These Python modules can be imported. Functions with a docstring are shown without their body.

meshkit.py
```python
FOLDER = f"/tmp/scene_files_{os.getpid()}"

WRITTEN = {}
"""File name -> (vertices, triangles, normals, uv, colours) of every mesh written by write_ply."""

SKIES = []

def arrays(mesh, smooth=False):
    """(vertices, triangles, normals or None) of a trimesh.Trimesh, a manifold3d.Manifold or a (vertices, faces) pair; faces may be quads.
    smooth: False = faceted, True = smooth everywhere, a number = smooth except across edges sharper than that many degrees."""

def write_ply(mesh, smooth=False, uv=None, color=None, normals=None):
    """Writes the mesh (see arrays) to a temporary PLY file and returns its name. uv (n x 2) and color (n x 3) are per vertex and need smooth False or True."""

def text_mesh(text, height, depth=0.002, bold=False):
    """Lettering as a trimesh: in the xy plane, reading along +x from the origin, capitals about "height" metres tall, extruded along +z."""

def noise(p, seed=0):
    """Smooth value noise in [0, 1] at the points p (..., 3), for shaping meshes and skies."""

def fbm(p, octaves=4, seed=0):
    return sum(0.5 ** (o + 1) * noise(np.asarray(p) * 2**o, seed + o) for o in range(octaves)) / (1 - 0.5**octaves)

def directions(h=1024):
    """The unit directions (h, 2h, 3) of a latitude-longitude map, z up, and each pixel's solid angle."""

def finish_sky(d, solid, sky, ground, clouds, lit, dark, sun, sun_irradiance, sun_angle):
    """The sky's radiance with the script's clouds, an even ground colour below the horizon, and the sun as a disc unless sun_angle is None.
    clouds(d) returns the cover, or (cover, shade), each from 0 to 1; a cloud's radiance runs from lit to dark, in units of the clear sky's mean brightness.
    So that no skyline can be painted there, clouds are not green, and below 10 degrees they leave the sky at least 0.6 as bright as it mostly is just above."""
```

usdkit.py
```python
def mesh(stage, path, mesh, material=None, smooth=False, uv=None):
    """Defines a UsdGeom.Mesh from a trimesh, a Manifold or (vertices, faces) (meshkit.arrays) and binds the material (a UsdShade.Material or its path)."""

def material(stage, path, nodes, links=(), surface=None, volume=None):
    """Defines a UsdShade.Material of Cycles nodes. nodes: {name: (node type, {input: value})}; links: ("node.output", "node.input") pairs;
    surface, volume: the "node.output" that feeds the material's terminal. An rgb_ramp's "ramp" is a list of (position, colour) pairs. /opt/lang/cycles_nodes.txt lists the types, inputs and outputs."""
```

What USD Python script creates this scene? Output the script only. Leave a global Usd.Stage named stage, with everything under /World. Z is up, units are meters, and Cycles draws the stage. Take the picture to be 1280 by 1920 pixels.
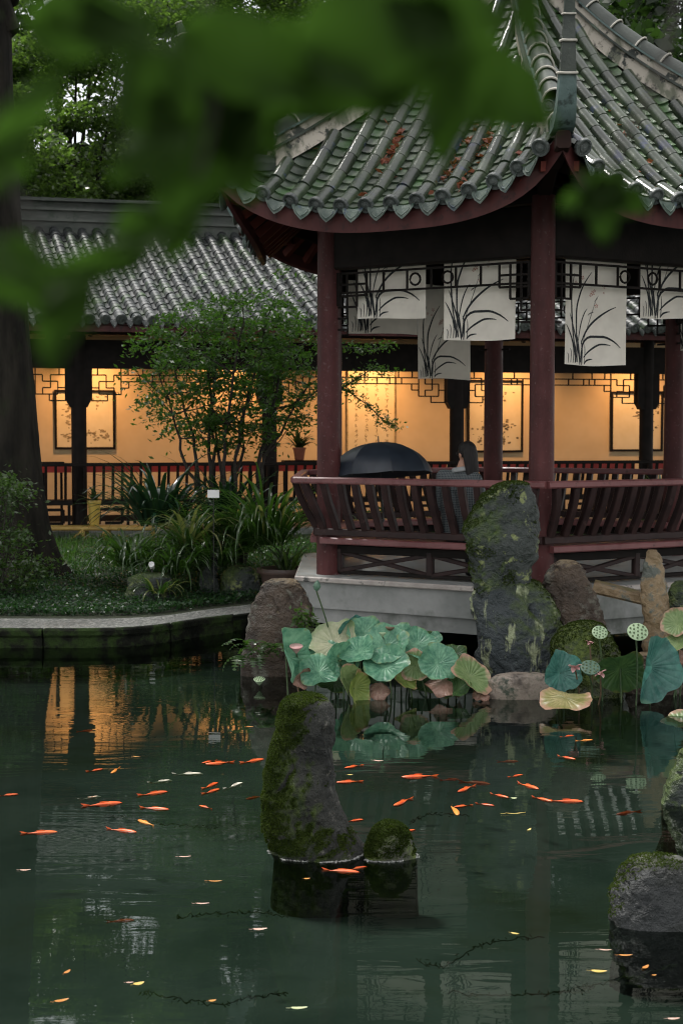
import math, random, re
import numpy as np
from pxr import Usd, UsdGeom, UsdLux, UsdShade, Sdf, Gf, Vt
import usdkit, meshkit
from meshkit import noise, fbm

stage = Usd.Stage.CreateInMemory()
UsdGeom.SetStageUpAxis(stage, 'Z'); UsdGeom.SetStageMetersPerUnit(stage, 1.0)
UsdGeom.Xform.Define(stage, '/World'); UsdGeom.Scope.Define(stage, '/World/Looks')
R_ = random.Random(7); RN = np.random.default_rng(11)
PI = math.pi

# ---------------------------------------------------------------- camera
F = 2700.0; EYE = np.array([0.0, 0.0, 2.316]); PITCH = math.atan(150 / F)
cam = UsdGeom.Camera.Define(stage, '/World/camera')
cam.AddTranslateOp().Set(Gf.Vec3d(*EYE)); cam.AddRotateXOp().Set(90 - math.degrees(PITCH))
cam.CreateHorizontalApertureAttr(24.0); cam.CreateVerticalApertureAttr(36.0)
cam.CreateFocalLengthAttr(F / 1280 * 24.0)
cam.CreateFStopAttr(4.2); cam.CreateFocusDistanceAttr(10.0)
cam.CreateClippingRangeAttr(Gf.Vec2f(0.05, 5000))
cam.CreateExposureAttr(1.65)

# ---------------------------------------------------------------- sky and soft overcast sun
SUN_EL, SUN_AZ = math.radians(66), math.radians(-60)         # azimuth = atan2(x, y), light from high on the left, a little beyond the pavilion
SKY_STRENGTH, SUN_INTENSITY = 0.1, 0.4
sky = UsdLux.DomeLight.Define(stage, '/World/sky')
skym = usdkit.material(stage, '/World/Looks/sky_overcast', {
    's': ('sky_texture', {'sky_type': 'single_scattering', 'sun_disc': False, 'sun_elevation': SUN_EL, 'sun_rotation': SUN_AZ}),
    't': ('texture_coordinate', {}), 'n': ('noise_texture', {'scale': 2.2, 'detail': 5.0, 'roughness': 0.55}),
    'r': ('rgb_ramp', {'ramp': [(0.3, (3.8, 3.7, 3.55)), (0.7, (6.5, 6.3, 6.0))]}),
    'm': ('mix', {'fac': 0.8}), 'b': ('background_shader', {'strength': SKY_STRENGTH})},
    [('t.generated', 'n.vector'), ('n.fac', 'r.fac'), ('s.color', 'm.color1'), ('r.color', 'm.color2'), ('m.color', 'b.color')], surface='b.background')
UsdShade.MaterialBindingAPI.Apply(sky.GetPrim()).Bind(skym)
sky.GetPrim().SetCustomDataByKey('kind', 'structure')
sun = UsdLux.DistantLight.Define(stage, '/World/sun')
sun.CreateIntensityAttr(SUN_INTENSITY); sun.CreateAngleAttr(10.0); sun.CreateColorAttr(Gf.Vec3f(1.0, 0.97, 0.92)); sun.CreateNormalizeAttr(True)
sun.AddRotateZOp().Set(-math.degrees(SUN_AZ)); sun.AddRotateXOp().Set(-(90 - math.degrees(SUN_EL)))

# ---------------------------------------------------------------- picking points of the place from the view
_fw = np.array([0, math.cos(PITCH), -math.sin(PITCH)]); _up = np.array([0, math.sin(PITCH), math.cos(PITCH)])
def ray(px, py): return _fw + np.array([1.0, 0, 0]) * (px - 640) / F + _up * (960 - py) / F
def P(px, py, Y): d = ray(px, py); return EYE + d * (Y / d[1])            # the point at distance Y
def W(px, py, z=0.0): d = ray(px, py); return EYE + d * ((z - EYE[2]) / d[2])   # the point at height z
def onplane(px, py, p0, n): d = ray(px, py); return EYE + d * (np.dot(np.asarray(p0) - EYE, n) / np.dot(d, n))

# ---------------------------------------------------------------- scene graph helpers
_taken = {}
def numbered(parent, name):
    k = (parent, name); i = _taken.get(k, 0); _taken[k] = i + 1
    return name if i == 0 else f'{name}_{i:03d}'
def path_of(parent): return '/World' if parent is None else str(parent.GetPath())
def put(prim, label=None, cat=None, group=None, kind=None):
    for k, v in (('label', label), ('category', cat), ('group', group), ('kind', kind)):
        if v: prim.SetCustomDataByKey(k, v)
    return prim
def thing(name, label, cat, group=None, loc=None, rotz=0, parent=None):
    p = path_of(parent); x = UsdGeom.Xform.Define(stage, f'{p}/{numbered(p, name)}')
    if loc is not None: x.AddTranslateOp().Set(Gf.Vec3d(*map(float, loc))); x.AddRotateZOp().Set(float(rotz))
    return put(x.GetPrim(), label, cat, group)
def obj(name, mesh, m, parent=None, label=None, cat=None, group=None, kind=None, smooth=True, xf=None, uv=None):
    p = path_of(parent); v, f = mesh.arr() if isinstance(mesh, MB) else mesh
    g = usdkit.mesh(stage, f'{p}/{numbered(p, name)}', (v, f), m, smooth, uv)
    if xf is not None:
        M4 = np.eye(4); M4[:3, :3] = xf[0]; M4[:3, 3] = xf[1]
        g.AddTransformOp().Set(Gf.Matrix4d(*M4.T.ravel().tolist()))
    return put(g.GetPrim(), label, cat, group, kind)
def copy_of(src, name, loc, rotz=0, scale=1.0, label=None, cat=None, group=None):
    x = UsdGeom.Xform.Define(stage, f'/World/{numbered("/World", name)}')
    x.GetPrim().GetReferences().AddInternalReference(src.GetPath()); x.ClearXformOpOrder()
    x.AddTranslateOp(opSuffix='place').Set(Gf.Vec3d(*map(float, loc))); x.AddRotateZOp(opSuffix='turn').Set(float(rotz)); x.AddScaleOp(opSuffix='size').Set(Gf.Vec3f(scale, scale, scale))
    x.GetPrim().SetInstanceable(True)
    return put(x.GetPrim(), label, cat, group)

def nrm(a): a = np.asarray(a, float); return a / max(np.linalg.norm(a), 1e-12)
def frame(t, up=(0, 0, 1)):
    t = nrm(t); s = np.cross(up, t)
    if np.linalg.norm(s) < 1e-4: s = np.cross((0, 1, 0), t)
    s = nrm(s); return s, np.cross(t, s), t

class MB:
    'collects pieces of one mesh'
    def __init__(self): self.v = []; self.f = []; self.n = 0
    def add(self, v, f):
        v = np.asarray(v, float); f = np.asarray(f, int)
        if f.shape[1] == 4: f = np.vstack([f[:, [0, 1, 2]], f[:, [0, 2, 3]]])
        self.v.append(v); self.f.append(f + self.n); self.n += len(v); return self
    def arr(self): return np.vstack(self.v), np.vstack(self.f)
    def mesh(self, o): v, f = o.arr() if isinstance(o, MB) else o; return self.add(v, f)
    def box(self, c, size, A=None):
        c = np.asarray(c, float); h = np.asarray(size, float) / 2; A = np.eye(3) if A is None else np.asarray(A, float)   # rows of A: the axes
        for ax in range(3):
            b, d = (ax + 1) % 3, (ax + 2) % 3
            for s in (-1, 1):
                q = []
                for i, j in ((-1, -1), (1, -1), (1, 1), (-1, 1)):
                    w = np.zeros(3); w[ax] = s * h[ax]; w[b] = i * h[b] * s; w[d] = j * h[d]; q.append(c + w @ A)
                self.add(q, [[0, 1, 2, 3]])
        return self
    def prism(self, sec, p, q, up=(0, 0, 1), caps=True, twist=None):
        'a convex section (side, up) swept from p to q, flat shaded'
        s, u, t = frame(np.asarray(q, float) - p, up); sec = np.asarray(sec, float)
        a = np.asarray(p) + sec[:, :1] * s + sec[:, 1:] * u; b = np.asarray(q) + sec[:, :1] * s + sec[:, 1:] * u; n = len(sec)
        for i in range(n):
            j = (i + 1) % n; self.add([a[i], a[j], b[j], b[i]], [[0, 1, 2, 3]])
        if caps:
            k = [[0, i + 1, i] for i in range(1, n - 1)]; self.add(a, k); self.add(b, [x[::-1] for x in k])
        return self
    def bar(self, p, q, w, h, up=(0, 0, 1), ch=None):
        ch = min(w, h) * .16 if ch is None else ch; x, y = w / 2, h / 2
        sec = [(x, -y + ch), (x, y - ch), (x - ch, y), (-x + ch, y), (-x, y - ch), (-x, -y + ch), (-x + ch, -y), (x - ch, -y)] if ch > 0 else [(x, -y), (x, y), (-x, y), (-x, -y)]
        return self.prism(sec, p, q, up)
    def tube(self, pts, rad, n=8, caps=True, up=(0, 0, 1), squash=1.0):
        pts = np.asarray(pts, float); m = len(pts); rad = np.broadcast_to(rad, m); a = np.linspace(0, 2 * PI, n, endpoint=False); rings = []
        for i in range(m):
            s, u, t = frame(pts[min(i + 1, m - 1)] - pts[max(i - 1, 0)], up)
            rings.append(pts[i] + rad[i] * (np.cos(a)[:, None] * s + squash * np.sin(a)[:, None] * u))
        self.loft(rings, caps); return self
    def loft(self, rings, caps=True, closed=True):
        rings = np.asarray(rings); m, n, _ = rings.shape; i = np.arange(m - 1)[:, None]; j = np.arange(n if closed else n - 1)[None]; k = (j + 1) % n
        f = np.stack([i * n + j, i * n + k, (i + 1) * n + k, (i + 1) * n + j], -1).reshape(-1, 4)
        self.add(rings.reshape(-1, 3), f)
        if caps:
            t = [[0, x + 1, x] for x in range(1, n - 1)]; self.add(rings[0], t); self.add(rings[-1], [x[::-1] for x in t])
        return self
    def grid(self, g, flip=False):
        g = np.asarray(g, float); m, n, _ = g.shape; i = np.arange(m - 1)[:, None]; j = np.arange(n - 1)[None]
        f = np.stack([i * n + j, i * n + j + 1, (i + 1) * n + j + 1, (i + 1) * n + j], -1).reshape(-1, 4)
        return self.add(g.reshape(-1, 3), f[:, ::-1] if flip else f)
    def lathe(self, prof, c=(0, 0, 0), n=16, axis=None):
        prof = np.asarray(prof, float); a = np.linspace(0, 2 * PI, n, endpoint=False)
        X, Y, Z = (np.eye(3) if axis is None else np.asarray(axis))
        self.loft([np.asarray(c) + r * (np.cos(a)[:, None] * X + np.sin(a)[:, None] * Y) + z * Z for r, z in prof], caps=False); return self
    def blade(self, base, d, length, width, droop, seg=6, fold=.25, side=None, tip=.02):
        'a strap leaf that bends over under its weight'
        base = np.asarray(base, float); d = nrm(d); h = nrm([d[0], d[1], 0]) if abs(d[2]) < .999 else np.array([1., 0, 0]); p = base.copy(); el = math.asin(np.clip(d[2], -1, 1))
        L, Rr, C = [], [], []; s = np.array([-h[1], h[0], 0])
        for i in range(seg + 1):
            t = i / seg; w = width * .5 * (min(1, .45 + 2.2 * t) * (1 - t ** 2.6) + tip); e = el - droop * t ** 1.5
            up = np.array([-h[0] * math.sin(e), -h[1] * math.sin(e), math.cos(e)])
            C.append(p - up * fold * w); L.append(p - s * w); Rr.append(p + s * w)
            p = p + (h * math.cos(e) + np.array([0, 0, math.sin(e)])) * length / seg
        self.grid(np.stack([L, C, Rr], 1)); return self

def leaf_cloud(pos, size, rng, up=.5, ratio=.5, nrm_bias=None):
    'small kite leaves, two triangles each'
    n = len(pos); d = rng.normal(size=(n, 3)); d[:, 2] *= .6; d /= np.linalg.norm(d, axis=1)[:, None]
    q = rng.normal(size=(n, 3)) * (1 - up); q[:, 2] += up
    if nrm_bias is not None: q += nrm_bias
    s = np.cross(d, q); s /= np.maximum(np.linalg.norm(s, axis=1), 1e-6)[:, None]
    size = np.broadcast_to(size, n)[:, None] * rng.uniform(.65, 1.25, (n, 1)); w = size * ratio * .5
    v = np.stack([pos - d * size * .5, pos + s * w - d * size * .05, pos + d * size * .5, pos - s * w - d * size * .05], 1).reshape(-1, 3)
    k = np.arange(n)[:, None] * 4
    return v, np.vstack([k + [0, 1, 2], k + [0, 2, 3]])

# ---------------------------------------------------------------- materials
def surf(name, c1, c2, sc=4.0, lo=.35, hi=.65, rough=.6, rough2=None, bump=0.0, bsc=30.0, rnd=0.0, third=None, moss=None, spec=.5, stretch=None, coat=0.0, island=0.0, detail=5.0, metallic=0.0, bd=.02, mdir=(0, 0, 1)):
    N = {'g': ('geometry', {}), 'n': ('noise_texture', {'scale': sc, 'detail': detail, 'roughness': .6}), 'r': ('rgb_ramp', {'ramp': [(lo, c1), (hi, c2)]}),
         'p': ('principled_bsdf', {'roughness': rough, 'specular_ior_level': spec, 'coat_weight': coat, 'coat_roughness': .15, 'metallic': metallic})}
    L = [('n.fac', 'r.fac')]; pos = 'g.position'
    if stretch: N['mp'] = ('mapping', {'scale': stretch}); L.append((pos, 'mp.vector')); pos = 'mp.vector'
    L.append((pos, 'n.vector')); col = 'r.color'
    if third:
        c3, s3, l3, h3 = third[:4]; p3 = 'g.position'
        if len(third) > 4: N['mp3'] = ('mapping', {'scale': third[4]}); L.append((p3, 'mp3.vector')); p3 = 'mp3.vector'
        N['n3'] = ('noise_texture', {'scale': s3, 'detail': 4.0, 'roughness': .65}); N['r3'] = ('rgb_ramp', {'ramp': [(l3, (0, 0, 0)), (h3, (1, 1, 1))]}); N['m3'] = ('mix', {'color2': c3})
        L += [(p3, 'n3.vector'), ('n3.fac', 'r3.fac'), ('r3.color', 'm3.fac'), (col, 'm3.color1')]; col = 'm3.color'
    if moss:
        mc1, mc2, zlo, zhi, ms = moss
        N['nm'] = ('noise_texture', {'scale': ms, 'detail': 6.0, 'roughness': .65}); N['sx'] = ('vector_math', {'math_type': 'dot_product', 'vector2': nrm(mdir)}); N['ma'] = ('math', {'math_type': 'multiply_add', 'value2': 1.7, 'value3': -.85}); N['mb'] = ('math', {'math_type': 'add'})
        N['mr'] = ('map_range', {'from_min': zlo, 'from_max': zhi, 'clamp': True}); N['nm2'] = ('noise_texture', {'scale': ms * 6, 'detail': 4.0}); N['rm2'] = ('rgb_ramp', {'ramp': [(.35, mc1), (.65, mc2)]}); N['mm'] = ('mix', {})
        L += [('g.position', 'nm.vector'), ('g.position', 'nm2.vector'), ('g.normal', 'sx.vector1'), ('nm.fac', 'ma.value1'), ('ma.value', 'mb.value1'), ('sx.value', 'mb.value2'), ('mb.value', 'mr.value'), ('nm2.fac', 'rm2.fac'), ('mr.result', 'mm.fac'), (col, 'mm.color1'), ('rm2.color', 'mm.color2')]; col = 'mm.color'
    if rnd or island:
        src = 'oi.random' if rnd else 'g.random_per_island'
        N['oi'] = ('object_info', {}); N['rr'] = ('map_range', {'to_min': 1 - (rnd or island), 'to_max': 1 + (rnd or island)}); N['h'] = ('hsv', {}); L += [(src, 'rr.value'), ('rr.result', 'h.value'), (col, 'h.color')]; col = 'h.color'
    L.append((col, 'p.base_color'))
    if rough2 is not None: N['rf'] = ('map_range', {'to_min': rough, 'to_max': rough2, 'from_min': lo, 'from_max': hi, 'clamp': True}); L += [('n.fac', 'rf.value'), ('rf.result', 'p.roughness')]
    if bump: N['nb'] = ('noise_texture', {'scale': bsc, 'detail': 6.0, 'roughness': .65}); N['b'] = ('bump', {'strength': bump, 'distance': bd}); L += [(pos, 'nb.vector'), ('nb.fac', 'b.height'), ('b.normal', 'p.normal')]
    return usdkit.material(stage, '/World/Looks/' + name, N, L, surface='p.BSDF')

def foliage(name, c1, c2, rough=.45, trans=.3, tcol=None, sc=1.5, island=.35, spec=.4, third=None):
    'leaves: a glossy face and light coming through, every leaf of its own tone'
    tcol = tcol or tuple(np.asarray(c2) * (1.3, 1.5, .7))
    N = {'g': ('geometry', {}), 'n': ('noise_texture', {'scale': sc, 'detail': 3.0}), 'r': ('rgb_ramp', {'ramp': [(.35, c1), (.65, c2)]}), 'rr': ('map_range', {'to_min': 1 - island, 'to_max': 1 + island}), 'h': ('hsv', {}),
         'p': ('principled_bsdf', {'roughness': rough, 'specular_ior_level': spec}), 't': ('translucent_bsdf', {'color': tcol}), 'x': ('mix_closure', {'fac': trans})}
    L = [('g.position', 'n.vector'), ('n.fac', 'r.fac'), ('g.random_per_island', 'rr.value'), ('rr.result', 'h.value')]; col = 'r.color'
    if third:
        N['gt'] = ('math', {'math_type': 'less_than', 'value2': third[1]}); N['wn'] = ('math', {'math_type': 'fraction'}); N['w7'] = ('math', {'math_type': 'multiply', 'value2': 37.7}); N['m3'] = ('mix', {'color2': third[0]})
        L += [('g.random_per_island', 'w7.value1'), ('w7.value', 'wn.value1'), ('wn.value', 'gt.value1'), ('gt.value', 'm3.fac'), (col, 'm3.color1')]; col = 'm3.color'
    L += [(col, 'h.color'), ('h.color', 'p.base_color'), ('p.BSDF', 'x.closure1'), ('t.BSDF', 'x.closure2')]
    return usdkit.material(stage, '/World/Looks/' + name, N, L, surface='x.closure')

M = {}
M['red_wood'] = surf('worn_red_paint', (.045, .013, .013), (.085, .028, .028), sc=5, rough=.42, rough2=.6, spec=.2, bump=.25, bsc=40, third=((.11, .072, .07), 26, .6, .72), stretch=(1, 1, .5))
M['baluster'] = surf('dark_red_baluster', (.014, .008, .008), (.03, .016, .015), sc=6, rough=.45, spec=.2, bump=.2, bsc=40, third=((.06, .036, .034), 9, .64, .74))
M['red_rail'] = surf('faded_red_handrail', (.09, .024, .025), (.16, .058, .058), sc=3, rough=.28, rough2=.5, bump=.15, bsc=40, third=((.06, .02, .02), 14, .58, .68))
M['dark_wood'] = surf('dark_stained_wood', (.007, .006, .005), (.015, .011, .010), sc=6, rough=.6, spec=.12, bump=.2, bsc=50)
M['rafter'] = surf('red_rafter_paint', (.09, .018, .014), (.14, .032, .022), sc=6, rough=.6, spec=.15)
M['soffit'] = surf('soffit_boards', (.02, .012, .01), (.028, .015, .012), sc=6, rough=.7, spec=.1)
M['fascia'] = surf('dull_red_fascia', (.05, .014, .014), (.09, .03, .028), sc=3, rough=.5, spec=.25, third=((.03, .015, .015), 9, .55, .7), stretch=(1, 1, .3))
M['tube_tile'] = surf('wet_green_grey_tile', (.010, .017, .009), (.032, .043, .025), sc=3.5, rough=.1, rough2=.22, bump=.12, bsc=45, rnd=.55, third=((.02, .028, .055), 4.5, .6, .7), moss=((.03, .06, .022), (.05, .08, .03), 1.1, 1.6, 3), spec=.65)
M['pan_tile'] = surf('mossy_pan_tile', (.018, .03, .017), (.062, .08, .052), sc=6, rough=.35, bump=.2, bsc=50, rnd=.5, third=((.03, .065, .022), 3, .46, .6))
M['end_tile'] = surf('moulded_eave_tile', (.055, .085, .07), (.12, .15, .125), sc=12, rough=.4, bump=.3, bsc=60, rnd=.3, third=((.04, .06, .1), 9, .58, .68))
M['disc_tile'] = surf('dark_tile_disc', (.045, .055, .052), (.1, .11, .105), sc=14, rough=.35, bump=.3, bsc=60, rnd=.25)
M['mortar'] = surf('patchy_lime_mortar', (.14, .145, .105), (.42, .38, .32), sc=4.5, lo=.4, hi=.5, rough=.8, bump=.4, bsc=30, third=((.03, .035, .03), 6, .52, .6), stretch=(1, 1, .6))
M['ridge'] = surf('dark_ridge_tile', (.016, .023, .018), (.045, .055, .044), sc=4, rough=.45, bump=.2, bsc=40, rnd=.2, third=((.1, .14, .1), 5, .6, .7))
M['teal_ridge'] = surf('verdigris_ridge_face', (.05, .085, .08), (.11, .16, .15), sc=5, rough=.55, bump=.3, bsc=30, third=((.025, .04, .035), 7, .56, .66))
M['grey_tile'] = surf('weathered_grey_tile', (.022, .028, .029), (.082, .086, .088), sc=2.6, rough=.34, rough2=.48, bump=.15, bsc=40, rnd=.35, third=((.035, .065, .024), 2.3, .5, .64))
M['grey_tile_stuff'] = surf('weathered_grey_tiles_far', (.022, .028, .029), (.082, .086, .088), sc=2.6, rough=.34, rough2=.48, bump=.15, bsc=40, island=.35, third=((.035, .065, .024), 2.3, .5, .64))
M['grey_ridge'] = surf('weathered_ridge', (.03, .038, .032), (.1, .108, .095), sc=2.2, rough=.6, bump=.3, bsc=20, third=((.04, .055, .04), 4, .55, .66), stretch=(.4, .4, 2))
M['concrete'] = surf('stained_concrete', (.17, .178, .17), (.3, .3, .29), sc=1.8, rough=.6, bump=.15, bsc=25, third=((.09, .1, .085), 2.2, .52, .7))
M['coping'] = surf('worn_coping_stone', (.25, .22, .2), (.42, .38, .35), sc=5, rough=.5, bump=.2, bsc=25, third=((.05, .05, .045), 5, .56, .64))
M['floor'] = surf('stone_paving', (.2, .21, .2), (.3, .31, .3), sc=3, rough=.3, rough2=.5, bump=.1, bsc=20)
M['plaster'] = surf('ochre_plaster', (.5, .36, .2), (.62, .46, .27), sc=.7, rough=.85, bump=.05, bsc=20)
M['cream_paper'] = surf('aged_paper', (.62, .5, .3), (.68, .56, .36), sc=3, rough=.8)
M['ink'] = surf('ink_brush_stroke', (.012, .014, .016), (.03, .033, .036), sc=20, rough=.9)
M['pale_ink'] = surf('pale_ink_wash', (.16, .11, .05), (.36, .27, .15), sc=9, rough=.9)
M['red_ink'] = surf('red_brush_dots', (.3, .09, .07), (.42, .17, .13), sc=20, rough=.9)
M['cloth'] = surf('cotton_banner_cloth', (.66, .61, .54), (.74, .69, .61), sc=5, rough=.9, bump=.15, bsc=300, bd=.002)
M['red_lacquer'] = surf('red_lacquer', (.32, .02, .015), (.42, .035, .025), sc=4, rough=.35)
M['bamboo'] = surf('yellow_bamboo', (.32, .2, .05), (.46, .31, .09), sc=6, rough=.4, bump=.1, bsc=30)
M['yellow_pot'] = surf('yellow_glazed_pot', (.4, .27, .05), (.5, .35, .08), sc=4, rough=.3)
M['clay'] = surf('dark_clay_pot', (.04, .025, .02), (.08, .05, .04), sc=6, rough=.5)
M['red_pot'] = surf('red_clay_pot', (.2, .06, .03), (.28, .09, .05), sc=6, rough=.5)
M['white_tag'] = surf('white_plastic', (.7, .7, .7), (.78, .78, .78), sc=4, rough=.4)
M['soil'] = surf('damp_soil', (.014, .011, .008), (.04, .032, .022), sc=9, rough=.9, bump=.6, bsc=20)
M['bark'] = surf('rough_bark', (.006, .0055, .004), (.024, .021, .016), sc=5, rough=.9, bump=1.0, bsc=14, stretch=(1, 1, .25), bd=.05, spec=.2, third=((.02, .025, .012), 2.5, .55, .7))
M['stem'] = surf('thin_dark_stems', (.012, .009, .007), (.03, .024, .018), sc=9, rough=.7)
M['black_metal'] = surf('black_metal', (.01, .01, .01), (.016, .016, .016), sc=5, rough=.4)
# ================================================================ water, pond bed, banks
N = {'g': ('geometry', {}), 'm1': ('mapping', {'scale': (.8, 3.6, 1)}), 'n1': ('noise_texture', {'scale': 1.6, 'detail': 3.0, 'roughness': .5, 'distortion': .6}),
     'm2': ('mapping', {'scale': (.35, .5, 1)}), 'n2': ('noise_texture', {'scale': 1.0, 'detail': 2.0}), 'r2': ('map_range', {'from_min': .38, 'from_max': .68, 'to_min': .12, 'to_max': 1.0, 'clamp': True}),
     'k': ('math', {'math_type': 'multiply'}), 'b': ('bump', {'strength': 1.0, 'distance': .0038}), 'gl': ('glossy_bsdf', {'color': (.92, .97, .94), 'roughness': 0.012}), 'tr': ('transparent_bsdf', {'color': (.4, .46, .42)}),
     'fr': ('fresnel', {'IOR': 1.4}), 'x': ('mix_closure', {})}
L = [('g.position', 'm1.vector'), ('m1.vector', 'n1.vector'), ('g.position', 'm2.vector'), ('m2.vector', 'n2.vector'), ('n2.fac', 'r2.value'), ('n1.fac', 'k.value1'), ('r2.result', 'k.value2'), ('k.value', 'b.height'), ('b.normal', 'gl.normal'),
     ('fr.fac', 'x.fac'), ('tr.BSDF', 'x.closure1'), ('gl.BSDF', 'x.closure2')]
M['water'] = usdkit.material(stage, '/World/Looks/still_pond_water', N, L, surface='x.closure')
M['bed'] = surf('murky_green_silt', (.056, .078, .066), (.096, .122, .107), sc=1.4, rough=.95, spec=0.0, third=((.05, .066, .042), .7, .5, .7))
obj('pond_water', MB().grid(np.array([[(x, y, 0) for x in (-60, 60)] for y in (-30, 24)])), M['water'], kind='structure', smooth=False)
xs, ys = np.linspace(-60, 60, 121), np.linspace(-30, 24, 91); gx, gy = np.meshgrid(xs, ys)
obj('pond_bed', MB().grid(np.stack([gx, gy, -.42 + .16 * fbm(np.stack([gx, gy, gx * 0], -1) * .8, 4)], -1)), M['bed'], kind='structure')

M['lawn'] = surf('dark_earth_under_plants', (.016, .02, .011), (.035, .045, .02), sc=5, rough=.95, bump=.5, bsc=18)
M['gravel'] = usdkit.material(stage, '/World/Looks/washed_pebble_concrete', {'g': ('geometry', {}), 'v': ('voronoi_texture', {'scale': 42.0}), 'n': ('noise_texture', {'scale': 1.6, 'detail': 4.0}), 'r': ('rgb_ramp', {'ramp': [(.3, (.62, .62, .62)), (.7, (1, 1, 1))]}),
    's': ('separate_color', {}), 'c': ('rgb_ramp', {'ramp': [(0, (.08, .085, .08)), (.6, (.22, .225, .21)), (1, (.46, .45, .42))]}), 'm': ('mix', {'mix_type': 'multiply', 'fac': 1.0}), 'b': ('bump', {'strength': .8, 'distance': .012, 'invert': True}), 'p': ('principled_bsdf', {'roughness': .5})},
    [('g.position', 'v.vector'), ('v.color', 's.color'), ('s.r', 'c.fac'), ('g.position', 'n.vector'), ('n.fac', 'r.fac'), ('c.color', 'm.color1'), ('r.color', 'm.color2'), ('m.color', 'p.base_color'), ('v.distance', 'b.height'), ('b.normal', 'p.normal')], surface='p.BSDF')
M['edge_stone'] = surf('wet_mossy_edge_stone', (.004, .005, .0035), (.02, .022, .016), sc=4, rough=.8, spec=.08, bump=1.0, bsc=9, bd=.06, third=((.024, .042, .012), 4, .48, .6))

ZB = .2
edge_px = [(-700, 1182), (-300, 1181), (0, 1180), (150, 1181), (230, 1180), (290, 1176), (330, 1168), (375, 1160), (420, 1156), (470, 1150)]
edge = [W(x, y, ZB) for x, y in edge_px] + [np.array(q) for q in ((-.62, 17.6, ZB), (.3, 18.0, ZB), (2.0, 18.1, ZB), (4.2, 18.3, ZB), (7, 19, ZB), (12, 19.5, ZB), (24, 19.5, ZB))]
edge = [np.array((-30, 15.0, ZB))] + edge
ed = np.array(edge); tt = np.r_[0, np.cumsum(np.linalg.norm(np.diff(ed, axis=0), axis=1))]; ts = np.linspace(0, tt[-1], 220)
ed = np.stack([np.interp(ts, tt, ed[:, k]) for k in range(3)], 1); from scipy.ndimage import gaussian_filter1d; ed[:, :2] = gaussian_filter1d(ed[:, :2], 1.2, axis=0, mode='nearest')
def gz(x, y):
    yb = np.interp(x, ed[:, 0], ed[:, 1]); d = np.clip((np.asarray(y) - yb) / 7.5, 0, 1)
    return ZB - .012 + .30 * d * d * (3 - 2 * d)
rows = []
for d in np.r_[0, np.linspace(.25, 12, 40), 20, 50, 200]:
    q = ed.copy(); q[:, 1] += d; q[:, 2] = gz(q[:, 0], q[:, 1]) + (.05 * (fbm(q * 1.3, 3) - .5) if d > 1.3 else 0); rows.append(q)
obj('garden_ground', MB().grid(np.array(rows)), M['lawn'], kind='structure')
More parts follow.
